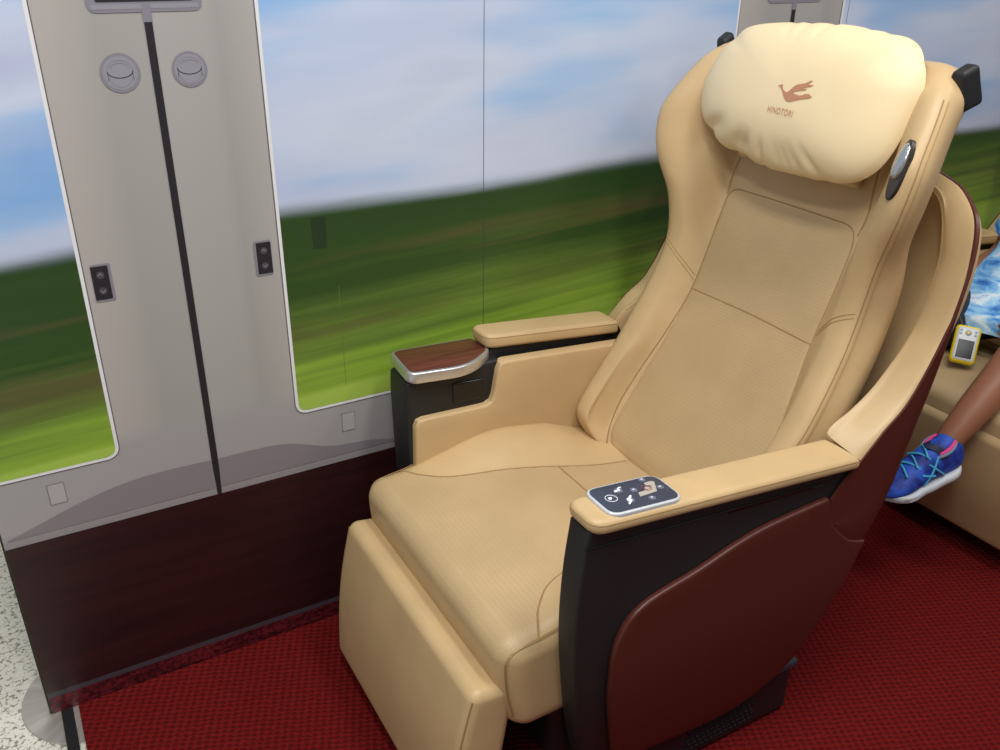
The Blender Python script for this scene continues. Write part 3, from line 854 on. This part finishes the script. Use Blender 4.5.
# ---- arm pads
def pad(s, x0, x1, th=.024, name='armrest'):
    zt = lambda x: .724-.0005-(x-.60)*.094
    am = .335; wd = .080
    x1_ = x1
    def fn(p):
        x, y, z = p
        # rear end is cut square; front end rounded in plan
        zz = zt(x)+z
        return W(s*(am-y*s*s), x, zz)
    pts = poly_round([(x0, -wd/2+.002), (x1_, -wd/2), (x1_, wd/2), (x0, wd/2-.002)], [.026, .003, .003, .026], 8)
    dense = resample(pts, 120, True)
    V, F = slab(dense, lambda u, v_, w: W(s*(am+v_), u, zt(u)-w+.0015*math.cos(v_/.04*PI/2)), th, .010, 5, grid=.02)
    o = obj(name, V, F, LEA, seat)
    cpts = inset(dense if area(dense) > 0 else dense[::-1], .0010)
    pth = [W(s*(am+v_), u, zt(u)-.0042) for u, v_ in list(cpts)+[cpts[0]] if u < x1_-.006]
    # order the run so that the thread does not cross the rear end
    k0 = max(range(len(cpts)), key=lambda i: cpts[i][0]); ordr = [cpts[(k0+i) % len(cpts)] for i in range(len(cpts))]
    pth = [W(s*(am+v_), u, zt(u)-.0062) for u, v_ in ordr if u < x1_-.004]
    add_seam('stitching', pth, o, .0011, SEAM)
    return o
pad(1, .618, 1.166)
pad(-1, .818, 1.160, .031)

# ---- control panel in the near arm pad
cpn_z = lambda x: .724-(x-.60)*.094
cx0, cx1 = .651, .786
cpo = poly_round([(cx0, -.040), (cx1, -.040), (cx1, .040), (cx0, .040)], .022, 8)
dense = resample(cpo, 90, True)
CPA = .331
V, F = slab(dense, lambda u, v_, w: W(CPA+v_*.93, u, cpn_z(u)+.0050-w), .012, .0025, 3)
cpan = obj('control_panel', V, F, new_mat('panel_rim_grey', (208, 211, 216), .35, .3), seat, label='dark seat control panel with silver rim')
V, F = slab(inset(dense if area(dense) > 0 else dense[::-1], .0042), lambda u, v_, w: W(CPA+v_*.93, u, cpn_z(u)+.0058-w), .003, .0006, 2)
obj('panel_face', V, F, new_mat('panel_face_slate', (56, 62, 78), .35), cpan, label='slate blue touch face')
ico = new_mat('icon_white', (232, 236, 242), .4); icg = new_mat('icon_key_grey', (104, 110, 128), .35)
def icon_pt(u, v_, off): return W(CPA+v_*.93, u, cpn_z(u)+.0058+off)
def icon(name, poly, mat, off=.0006, parent=None):
    V, F = slab(poly, lambda u, v_, w: icon_pt(u, v_, off-w), .0008, .0002, 1)
    return obj(name, V, F, mat, parent or cpan, smooth=False)
def pan_uv(px, py):
    """photo measurement of a key -> place on the panel face"""
    z = .715
    for _ in range(3):
        d = RB@np.array([px-500, py-375, F_PX]); t_ = (z-CAM_H)/d[2]; q = np.array([0, 0, CAM_H])+t_*d; z = cpn_z(q[0])+.0058
    return np.array([q[0], (YC-q[1]-CPA)/.93])
def circ2(c, r, n=20): return [(c[0]+r*math.cos(2*PI*k/n), c[1]+r*math.sin(2*PI*k/n)) for k in range(n)]
def ph(x, y): return pan_uv(580+x*.12, 460+y*.12)
for (x, y, r) in ((320, 255, .0068), (420, 335, .0068), (447, 250, .0058), (515, 165, .0058), (668, 225, .0058), (602, 315, .0058)):
    icon('key', circ2(ph(x, y), r), icg)
def ringpoly(c, r, th, n=26):
    return None
c = ph(260, 322)
for k in range(18):
    a0, a1 = 2*PI*k/18, 2*PI*(k+1)/18
    pass
tubepath = [icon_pt(c[0]+.0092*math.cos(2*PI*k/30), c[1]+.0092*math.sin(2*PI*k/30), .0004) for k in range(31)]
obj('icon', *tube(tubepath, .0006, 6), ico, cpan)
icon('icon', [ph(*p) for p in ((232, 318), (255, 312), (268, 318), (262, 334), (240, 332))], ico, .0009)
icon('icon', [ph(*p) for p in ((280, 262), (306, 255), (312, 232), (340, 226), (340, 236), (326, 240), (322, 250), (335, 250), (330, 262), (312, 262), (310, 270), (290, 276))], ico, .0012)
icon('icon', [ph(*p) for p in ((388, 325), (402, 318), (410, 298), (428, 297), (428, 312), (418, 330), (438, 330), (432, 350), (420, 372), (405, 372), (412, 345), (396, 342))], ico, .0012)
for (x, y) in ((515, 163), (668, 222), (602, 312), (447, 247)):
    p = ph(x, y); icon('icon', [(p[0]-.0022, p[1]-.0016), (p[0]+.0022, p[1]), (p[0]-.0022, p[1]+.0018)], ico, .0012)
seat_ic = new_mat('icon_beige', (176, 168, 156), .4)
icon('seat_icon', [ph(*p) for p in ((530, 195), (585, 178), (618, 184), (642, 262), (560, 290), (500, 308), (485, 275), (540, 258), (600, 240), (590, 208), (545, 216))], seat_ic, .0010)
cc = ph(555, 238)
obj('icon', *tube([icon_pt(cc[0]+.0075*math.cos(2*PI*k/24), cc[1]+.0075*math.sin(2*PI*k/24), .0012) for k in range(25)], .0005, 6), new_mat('icon_red', (150, 84, 78), .4), cpan)
icon('icon', circ2(cc, .0035), new_mat('icon_rose', (196, 160, 158), .4), .0014)

# ---- inner side panels (both sides), leather
def inner_panel(s, pts, rads, y=.296):
    dense = resample(poly_round(pts, rads, 6), 110, True)
    V, F = slab(dense, lambda u, v_, w: W(s*(y-.010+w), u, v_), .030, .005, 3, grid=.06)
    return obj('inner_side_panel', V, F, LEA, seat)
inner_panel(-1, [(.634, .36), (1.16, .36), (1.16, .632), (.832, .656), (.816, .562), (.638, .568)], [.004, .004, .004, .016, .02, .018], .272)
inner_panel(1, [(.66, .44), (1.16, .44), (1.16, .652), (.66, .674)], [.004, .004, .004, .02])

# ---- side table box in front of the far arm
# black housing
V, F = slab(resample(poly_round([(.626, .600), (.632, .36), (.80, .36), (.845, .655), (.65, .652), (.628, .648)], [.01, .004, .004, .01, .004, .006], 5), 80, True),
            lambda u, v_, w: W(-(.279+w), u, v_), .085, .006, 3, grid=.06)
tb = obj('table_housing', V, F, BLK, seat, label='black housing of the small side table')
V, F = rbox((.070, .006, .046), .004, n=(2, 1, 2), k=3, fn=lambda p: W(-(.278-p[1]), .765+p[0], .600+p[2]-p[0]*.05))
obj('pocket', V, F, BLG, tb, label='glossy black pocket')
tab_o = poly_round([(.634, -.374), (.626, -.262), (.755, -.246), (.832, -.300), (.826, -.374), (.650, -.384)], [.02, .024, .045, .02, .016, .02], 8)
dense = [np.array(p) for p in resample(tab_o, 120, True)]
if area(dense) < 0: dense = dense[::-1]
tz = lambda u: .676+(u-.62)*-.02
V, F = slab(dense, lambda u, v_, w: W(v_, u, tz(u)-w), .024, .004, 3)
tt = obj('side_table', V, F, SLV, seat, label='small table top with silver rim')
V, F = slab(inset(dense, .0072), lambda u, v_, w: W(v_, u, tz(u)+.0008-w), .004, .0008, 2)
obj('wood_inlay', V, F, WTB2, tt, label='dark wood inlay')

# ---- pedestal with grille
V, F = rbox((.40, .605, .130), .02, n=(4, 4, 3), k=4, fn=lambda p: np.array([p[0]*(1-.10*sstep(0, -.07, p[2])*0), p[1], p[2]]), center=(1.005, YC, .076))
pd = obj('pedestal', V, F, NAV, seat, label='dark plastic pedestal')
V, F = rbox((.10, .612, .020), .008, n=(2, 4, 2), k=4, center=(1.160, YC, .138))
obj('pedestal_ledge', V, F, new_mat('pedestal_ledge_grey', (52, 58, 70), .3), pd, label='grey edge of the pedestal cover')
vs, fs = [], []
for ix in range(14):
    for iz in range(5):
        c = np.array([.93+ix*.0125+(iz % 2)*.006, YC-.3035, .042+iz*.0125])
        v_, f_ = rbox((.0085, .003, .005), .001, n=(1, 1, 1), k=1, center=c); o_ = len(vs); vs += v_; fs += [tuple(i+o_ for i in q) for q in f_]
obj('vent_grille', vs, fs, new_mat('vent_black', (6, 6, 8), .8), pd, smooth=False)
V, F = rbox((.50, .50, .20), .03, n=(3, 3, 3), k=4, center=(.90, YC, .20))
obj('seat_frame', V, F, NAV, seat, label='dark frame under the cushion')

# ------------------------------------------------------------------ second seat: copies of the thing and its parts
OFF = 1.405
def copy_tree(o, parent=None):
    c = o.copy(); COL.objects.link(c)
    if parent is not None: c.parent = parent
    for ch in [x for x in bpy.data.objects if x.parent == o]: copy_tree(ch, c)
    return c
seat2 = copy_tree(seat); seat2.location = (.95+OFF, YC, .009)
seat2['label'] = 'second beige leather recliner seat at the right edge, a child sitting on it'
seat['group'] = seat2['group'] = 'train seats in front of the printed panel'
# its leg rest is folded down, straight to the floor
for ch in [x for x in bpy.data.objects if x.parent == seat2 and x.name.startswith('leg_rest')]:
    top = np.array([.515, YC, .372])-np.array([.95, YC, .009])
    a = math.radians(-21)
    R = Matrix.Rotation(a, 4, 'Y'); p = Vector(top)
    ch.matrix_local = Matrix.Translation((.03, 0, .028)) @ Matrix.Translation(p) @ R @ Matrix.Translation(-p)

# ------------------------------------------------------------------ child on the second seat
SKIN = new_mat('skin_brown', (150, 98, 72), .5); SKIN.node_tree.nodes['Principled BSDF'].inputs['Subsurface Weight'].default_value = .08
kid = thing('person', 'child sitting on the rear seat in blue tie-dye shirt, navy shorts and blue running shoes', 'person', (2.30, 1.22, .009))
def skin_body(name, nodes, edges, mat, parent, sub=2):
    base = np.array(parent.location)
    me = bpy.data.meshes.new(name); me.from_pydata([tuple(np.array(n_[0])-base) for n_ in nodes], edges, []); me.materials.append(mat)
    o = bpy.data.objects.new(name, me); COL.objects.link(o); o.parent = parent
    md = o.modifiers.new('skin', 'SKIN'); md.use_smooth_shade = True
    sv = me.skin_vertices[0].data
    for k, n_ in enumerate(nodes):
        r = n_[1]; sv[k].radius = (r, r) if not hasattr(r, '__len__') else r
    sv[0].use_root = True
    sd = o.modifiers.new('sub', 'SUBSURF'); sd.levels = sub; sd.render_levels = sub
    dg = bpy.context.evaluated_depsgraph_get(); m2 = bpy.data.meshes.new_from_object(o.evaluated_get(dg))
    o.modifiers.clear(); o.data = m2; bpy.data.meshes.remove(me); m2.name = name
    for p in m2.polygons: p.use_smooth = True
    return o
N = []; E = []
def add(p, r, par=None):
    N.append((p, r)); 
    if par is not None: E.append((par, len(N)-1))
    return len(N)-1
pel = add((2.36, 1.22, .555), (.085, .07))
bel = add((2.38, 1.22, .64), (.078, .065), pel)
chs = add((2.40, 1.22, .76), (.085, .065), bel)
shl = add((2.41, 1.22, .835), (.07, .05), chs)
nck = add((2.405, 1.22, .885), (.032, .032), shl)
hd0 = add((2.39, 1.22, .925), (.055, .06), nck)
hd1 = add((2.385, 1.22, .985), (.072, .083), hd0)
hd2 = add((2.39, 1.22, 1.045), (.055, .065), hd1)
# legs: near (camera side) and far
legs = {}
for s, knee, ank, toe in ((-1, (2.01, 1.033, .600), (1.803, 1.044, .383), None), (1, (1.945, 1.335, .530), (1.822, 1.345, .310), None)):
    hip = add((2.31, 1.22+s*.065, .545), (.066, .06), pel)
    th_ = add((2.19, 1.31 if s > 0 else 1.09, .585 if s < 0 else .545), (.060, .058), hip)
    kn = add(knee, (.050, .050), th_)
    k2 = np.array(knee)+(np.array(ank)-np.array(knee))*.28; cf = add(tuple(k2+np.array([.004, 0, 0])), (.047, .047), kn)
    k3 = np.array(knee)+(np.array(ank)-np.array(knee))*.62; c3 = add(tuple(k3), (.042, .042), cf)
    an = add(ank, (.030, .031), c3)
    hl = add((ank[0]-.005, ank[1], ank[2]-.05), (.022, .025), an)
    ft = add((ank[0]-.085, ank[1]-.008, ank[2]-.07), (.020, .028), hl)
# arms
for s, elb, wr, hand in ((-1, (2.37, 1.06, .66), (2.19, 1.10, .605), (2.13, 1.12, .60)), (1, (2.43, 1.39, .66), (2.27, 1.385, .625), (2.21, 1.37, .615))):
    sh_ = add((2.41, 1.22+s*.115, .825), (.040, .040), shl)
    el = add(elb, (.028, .028), sh_); w_ = add(wr, (.019, .022), el)
    pm = add(hand, (.012, .028), w_)
    d = np.array(hand)-np.array(wr); d /= np.linalg.norm(d)
body = skin_body('body', N, E, SKIN, kid)
# hands' fingers, short curled chains rooted in the palm
for s, hand in ((-1, (2.13, 1.12, .60)), (1, (2.21, 1.37, .615))):
    for k, L_ in enumerate((.036, .042, .040, .032)):
        b0 = np.array(hand)+np.array([-.010, (k-1.5)*.014, -.002]); pth = [b0, b0+np.array([-L_*.5, 0, -.004]), b0+np.array([-L_*.9, 0, -.014]), b0+np.array([-L_*1.05, 0, -.026])]
        obj('finger', *tube(spline(pth, 4), .006, 8, taper=lambda t_: .0065-.002*t_), SKIN, body)
    b0 = np.array(hand)+np.array([.01, -s*.024, 0]); pth = [b0, b0+np.array([-.016, -s*.012, -.006]), b0+np.array([-.034, -s*.014, -.014])]
    obj('thumb', *tube(spline(pth, 4), .0075, 8, taper=lambda t_: .0078-.002*t_), SKIN, body)
# head details
hair = new_mat('hair_black', (24, 20, 18), .6)
rings = []
for i in range(13):
    ph_ = PI*.62*i/12
    rings.append([np.array([2.392, 1.22, .995])+np.array([.094*math.sin(ph_)*math.cos(t_)*(1 if math.cos(t_) > 0 else .78+.2*(1-math.sin(ph_)))+.010, .087*math.sin(ph_)*math.sin(t_), .10*math.cos(ph_)]) if i else np.array([2.402, 1.22, 1.095]) for t_ in [2*PI*k/28 for k in range(28)]])
V, F = loft(rings, cap=False); obj('hair', V, F, hair, kid)
eye = new_mat('eye_dark', (30, 22, 18), .2); lip = new_mat('lip', (120, 62, 54), .5)
for s in (-1, 1):
    V, F = rbox((.010, .020, .011), .005, n=(1, 1, 1), k=3, center=(2.3215, 1.22+s*.028, .985)); obj('eye', V, F, eye, body)
    V, F = rbox((.026, .014, .040), .006, n=(1, 1, 1), k=3, center=(2.395, 1.22+s*.085, .975)); obj('ear', V, F, SKIN, body)
V, F = rbox((.024, .018, .030), .008, n=(1, 1, 1), k=3, center=(2.312, 1.22, .962)); obj('nose', V, F, SKIN, body)
V, F = rbox((.010, .036, .009), .004, n=(1, 1, 1), k=3, center=(2.318, 1.22, .932)); obj('mouth', V, F, lip, body)

# shirt: blue and white tie-dye
shm = new_mat('tie_dye_cloth', (90, 150, 215), .8); t = NT(shm)
nn = t.noise(t.coord(scale=(1, 1, 2.6)), 9, 4, .6, 1.2)
t.l(t.ramp(nn, [(.30, (40, 96, 178)), (.42, (92, 160, 222)), (.52, (160, 205, 236)), (.60, (226, 236, 242)), (.72, (88, 152, 214))]), t.b.inputs['Base Color'])
def blob_ring(cx, cy, z, rx, ry, n=40, wob=0, tilt=0):
    return [np.array([cx+(rx+wob*math.sin(7*t_)+wob*.6*math.sin(11*t_+z*30))*math.cos(t_), cy+(ry+wob*math.cos(5*t_+z*20))*math.sin(t_), z+tilt*math.cos(t_)]) for t_ in [2*PI*k/n for k in range(n)]]
st = [(2.27, 1.235, .575, .155, .165, .006, .030), (2.28, 1.235, .60, .160, .160, .007, .02), (2.32, 1.23, .65, .130, .140, .005, .01), (2.36, 1.225, .71, .110, .125, .003, 0), (2.39, 1.22, .78, .098, .125, .002, 0), (2.405, 1.22, .84, .090, .146, .001, 0), (2.408, 1.22, .874, .062, .108, 0, 0), (2.405, 1.22, .886, .042, .046, 0, 0)]
rings = []
for i in range(len(st)-1):
    for k in range(4):
        u_ = k/4; rings.append(blob_ring(*[st[i][q]*(1-u_)+st[i+1][q]*u_ for q in range(5)], wob=st[i][5]*(1-u_)+st[i+1][5]*u_, tilt=st[i][6]*(1-u_)+st[i+1][6]*u_))
V, F = loft(rings, cap=False)
shirt = obj('shirt', V, F, shm, kid, label='blue and white tie-dye shirt')
for s, elb in ((-1, (2.37, 1.06, .66)), (1, (2.43, 1.39, .66))):
    a_ = np.array([2.41, 1.22+s*.10, .835]); b_ = a_+(np.array(elb)-a_)*.62
    V, F = tube([a_+(b_-a_)*q for q in np.linspace(0, 1, 8)], .05, 20, taper=lambda t_: .050+.006*t_, cap=False); obj('sleeve', V, F, shm, shirt)
# shorts
srt = new_mat('navy_cloth', (34, 40, 58), .85)
parts_ = []
for s, knee in ((-1, (2.01, 1.033, .600)), (1, (1.945, 1.335, .530))):
    h_ = np.array([2.33, 1.22+s*.055, .552]); m_ = np.array([2.19, 1.09 if s < 0 else 1.31, .586 if s < 0 else .546]); k_ = np.array(knee)+np.array([.028, 0, .003])
    pth = spline([h_, m_, k_], 8)
    parts_.append(tube(pth, .07, 28, taper=lambda t_: .080-.016*t_, cap=False))
V, F = merge(*parts_); so = obj('shorts', V, F, srt, kid)
m = so.modifiers.new('thick', 'SOLIDIFY'); m.thickness = .003; m.offset = 0
# shoes
blue = new_mat('shoe_mesh_blue', (28, 62, 168), .6); t = NT(blue)
t.l(t.ramp(t.noise(t.coord(), 30, 2), [(.4, (18, 40, 130)), (.6, (34, 84, 196))]), t.b.inputs['Base Color'])
cyan = new_mat('shoe_cyan', (70, 178, 216), .5); sole_m = new_mat('shoe_sole_white', (208, 214, 220), .6); pink = new_mat('shoe_pink', (232, 50, 130), .6); navy = new_mat('shoe_navy', (26, 30, 66), .6)
def shoe(ank, yaw, pitch):
    ank = np.array(ank)
    def M(p):
        x, y, z = p   # x forward (toe), z up
        cp_, sp_ = math.cos(pitch), math.sin(pitch)
        x2 = x*cp_-z*sp_; z2 = x*sp_+z*cp_
        cy_, sy_ = math.cos(yaw), math.sin(yaw)
        x2, z2, y = x2*1.18, z2*1.18, y*1.18
        return ank+np.array([-(x2*cy_-y*sy_), -(x2*sy_+y*cy_)*-1 if False else (x2*sy_+y*cy_), z2])
    tab = [(-.052, .018, -.040, -.010, .0), (-.045, .027, -.060, .012, 0), (-.025, .031, -.064, .020, 0), (0, .031, -.064, .012, 0), (.025, .030, -.064, .008, 0), (.05, .032, -.064, -.004, 0), (.08, .036, -.064, -.016, 0), (.105, .036, -.063, -.026, 0), (.125, .029, -.061, -.036, 0), (.137, .016, -.056, -.048, 0)]
    rings = []
    for i in range(41):
        x = -.052+.189*i/40; w, zb, zt_, _ = interp_table(tab, x)
        r = []
        for k in range(24):
            t_ = 2*PI*k/24; c_, s_ = math.cos(t_), math.sin(t_)
            r.append(M((x, w*(abs(c_)**.75)*(1 if c_ > 0 else -1)*(1-.25*max(0, s_)), (zb+zt_)/2+(zt_-zb)/2*(abs(s_)**.85)*(1 if s_ > 0 else -1))))
        rings.append(r)
    up_ = obj('shoe', *loft(rings), blue, kid, label='blue running shoe with cyan laces and white sole')
    rings = []
    for i in range(41):
        x = -.055+.196*i/40; w = interp_table(tab, x-.002*0)[0]*1.08+.001; w *= min(1, math.sqrt(max(.05, 1-((x-.043)/.0985)**8)))
        lift = .010*sstep(.08, .14, x)+.004*sstep(-.02, -.055, x)-.004*sstep(.0, .03, x)*sstep(.06, .03, x)
        r = []
        for k in range(16):
            t_ = 2*PI*k/16+PI/16; c_, s_ = math.cos(t_), math.sin(t_)
            r.append(M((x, w*np.sign(c_)*abs(c_)**.5, -.066+lift+.011*np.sign(s_)*abs(s_)**.5)))
        rings.append(r)
    obj('sole', *loft(rings), sole_m, up_, label='white sole')
    # collar lining
    pts = [M((-.006+.030*math.cos(t_), .023*math.sin(t_), -.002-.010*math.cos(t_)+.004)) for t_ in [2*PI*k/30 for k in range(31)]]
    obj('collar', *tube(pts, .005, 8), pink, up_, label='pink collar lining')
    pts = [M((-.004+.033*math.cos(t_), .028*math.sin(t_), .000-.010*math.cos(t_))) for t_ in [2*PI*k/30 for k in range(31)]]
    obj('collar', *tube(pts, .004, 8), new_mat('collar_grey', (120, 130, 160), .7) if 'collar_grey' not in bpy.data.materials else bpy.data.materials['collar_grey'], up_)
    # laces across the tongue
    for k in range(5):
        x = .030+k*.013; w, zb, zt_, _ = interp_table(tab, x)
        pts = [M((x+(.010 if k % 2 else -.010)*(u_), u_*w*.62, zt_-.0005-(abs(u_)**2)*.007+.003)) for u_ in np.linspace(-1, 1, 9)]
        obj('lace', *tube(pts, .0024, 6), cyan, up_)
    # side stripes (both flanks), strap
    for sd_ in (-1, 1):
        for (x0, x1_, z0, z1) in ((.018, .056, -.005, -.052), (.040, .002, -.012, -.052), (.062, .03, -.026, -.040)):
            pts = []
            for u_ in np.linspace(0, 1, 8):
                x = x0+(x1_-x0)*u_; z = z0+(z1-z0)*u_; w, zb, zt_, _ = interp_table(tab, x)
                zn = ((z-(zb+zt_)/2)/((zt_-zb)/2)); zn = max(-.98, min(.98, zn)); s_ = abs(zn)**(1/.85); c_ = math.sqrt(max(0, 1-s_*s_))
                pts.append(M((x, sd_*(w*c_**.75*(1-.25*max(0, zn))+.0005), z)))
            obj('stripe', *tube(pts, .0026, 6), cyan, up_)
    pts = []
    for t_ in np.linspace(-1.25, 1.25, 17):
        x = .022; w, zb, zt_, _ = interp_table(tab, x); c_, s_ = math.sin(t_), math.cos(t_)
        pts.append((x-.020*abs(c_), w*np.sign(c_)*abs(c_)**.75*(1-.25*s_)*1.04, (zb+zt_)/2+(zt_-zb)/2*s_*1.04+.003))
    rr = [[M((p[0]-.008, p[1], p[2]+.001)) , M((p[0]+.008, p[1], p[2]-.001)), M((p[0]+.008, p[1]*.93, p[2]-.004)), M((p[0]-.008, p[1]*.93, p[2]-.003))] for p in pts]
    obj('strap', *loft(rr), navy, up_)
shoe((1.778, 1.044, .392), math.radians(8), math.radians(-12))
shoe((1.800, 1.345, .318), math.radians(-6), math.radians(-14))

# handheld device with yellow bumper
dev = thing('toy_camera', 'small white handheld camera with yellow sides lying beside the child', 'toy camera', (2.08, 1.235, .52))
dc = np.array([2.085, 1.228, .535])
D = RB@np.array([965-500, 345-375, F_PX]); dc = np.array([0, 0, CAM_H])+D*(1.97/np.linalg.norm(D))*1.30
fw = np.array([-.62, -.50, .60]); fw /= np.linalg.norm(fw)
upd = np.array([.42, .26, .72]); upd -= fw*(upd@fw); upd /= np.linalg.norm(upd); rt = np.cross(fw, upd)
def dfn(p): return dc+rt*p[0]+upd*p[1]+fw*p[2]
V, F = rbox((.060, .100, .022), .010, n=(4, 6, 1), k=4, fn=dfn); obj('bumper', V, F, new_mat('bumper_yellow', (236, 208, 24), .45), dev, label='yellow bumper')
V, F = rbox((.053, .092, .020), .0085, n=(4, 6, 1), k=4, fn=lambda p: dfn(p+np.array([0, 0, .003]))); cs = obj('case', V, F, new_mat('device_grey', (206, 208, 212), .35), dev, label='pale grey case')
V, F = rbox((.037, .048, .003), .001, n=(1, 1, 1), k=2, fn=lambda p: dfn(p+np.array([0, -.014, .0125]))); obj('screen', V, F, new_mat('device_screen', (22, 24, 30), .4), dev, label='black screen')
for x, y, r in ((0, .029, .0075), (-.017, .034, .003), (.017, .034, .003), (-.017, .025, .003), (.017, .025, .003)):
    V, F = rbox((2*r, 2*r, .002), r*.98, n=(1, 1, 1), k=4, fn=lambda p: dfn(p+np.array([x, y, .0132]))) if False else loft([[dfn((x+q*math.cos(2*PI*k/16), y+q*math.sin(2*PI*k/16), h)) for k in range(16)] for q, h in ((r, .012), (r, .0138), (r*.85, .0144))])
    obj('button', V, F, new_mat('device_button', (150, 152, 158), .4) if 'device_button' not in bpy.data.materials else bpy.data.materials['device_button'], dev)
V, F = loft([[dfn((q*math.cos(2*PI*k/16), .029+q*math.sin(2*PI*k/16), h)) for k in range(16)] for q, h in ((.0035, .012), (.0035, .0150), (.0028, .0154))])
obj('button', V, F, bpy.data.materials['bumper_yellow'], dev, label='yellow centre button')

lan = spline([dfn((.018, .050, .004)), dfn((.030, .066, .012)), dfn((.050, .074, .020)), dfn((.075, .100, .012)), dfn((.10, .135, .0))], 8)
obj('lanyard', *tube(lan, .0028, 8), new_mat('lanyard_brown', (92, 74, 54), .6), dev, label='thin brown strap')
rg = dfn((.058, .082, .022)); obj('ring', *tube([rg+rt*.010*math.cos(2*PI*k/20)+upd*.010*math.sin(2*PI*k/20) for k in range(21)], .0016, 6), new_mat('brass_ring', (150, 120, 70), .35, 1), dev, label='small brass key ring')

# ------------------------------------------------------------------ light
def area_light(name, loc, size, energy, color=(1, 1, 1), rot=(0, 0, 0)):
    l = bpy.data.lights.new(name, 'AREA'); l.shape = 'RECTANGLE'; l.size, l.size_y = size; l.energy = energy; l.color = color
    o = bpy.data.objects.new(name, l); o.location = loc; o.rotation_euler = rot; COL.objects.link(o); return o
for i, (x, y, e) in enumerate([(-.7, -.1, 1.1), (.1, .3, 1.2), (1.1, .3, 1.1), (2.4, -.1, .7), (.2, 2.8, .6)]):
    lo = area_light('ceiling_lamp_light', (x, y, 2.95), (.3, 1.3), 26*e, (1, .99, .965))
world = bpy.data.worlds.new('world'); bpy.context.scene.world = world; world.use_nodes = True
bg = world.node_tree.nodes['Background']; bg.inputs[0].default_value = (1.0, .99, .975, 1); bg.inputs[1].default_value = .24

# ------------------------------------------------------------------ camera
cam = bpy.data.cameras.new('camera'); co = bpy.data.objects.new('camera', cam); COL.objects.link(co)
cam.sensor_width = 36; cam.sensor_fit = 'HORIZONTAL'; cam.lens = F_PX/1000*36
right = RB@np.array([1, 0, 0]); upv = RB@np.array([0, -1, 0]); bwd = RB@np.array([0, 0, -1])
co.matrix_world = Matrix(((right[0], upv[0], bwd[0], 0), (right[1], upv[1], bwd[1], 0), (right[2], upv[2], bwd[2], CAM_H), (0, 0, 0, 1)))
sc = bpy.context.scene; sc.camera = co
sc.view_settings.view_transform = 'Standard'; sc.view_settings.look = 'None'; sc.view_settings.gamma = 1; sc.view_settings.use_curve_mapping = False
sc.view_settings.exposure = -.06
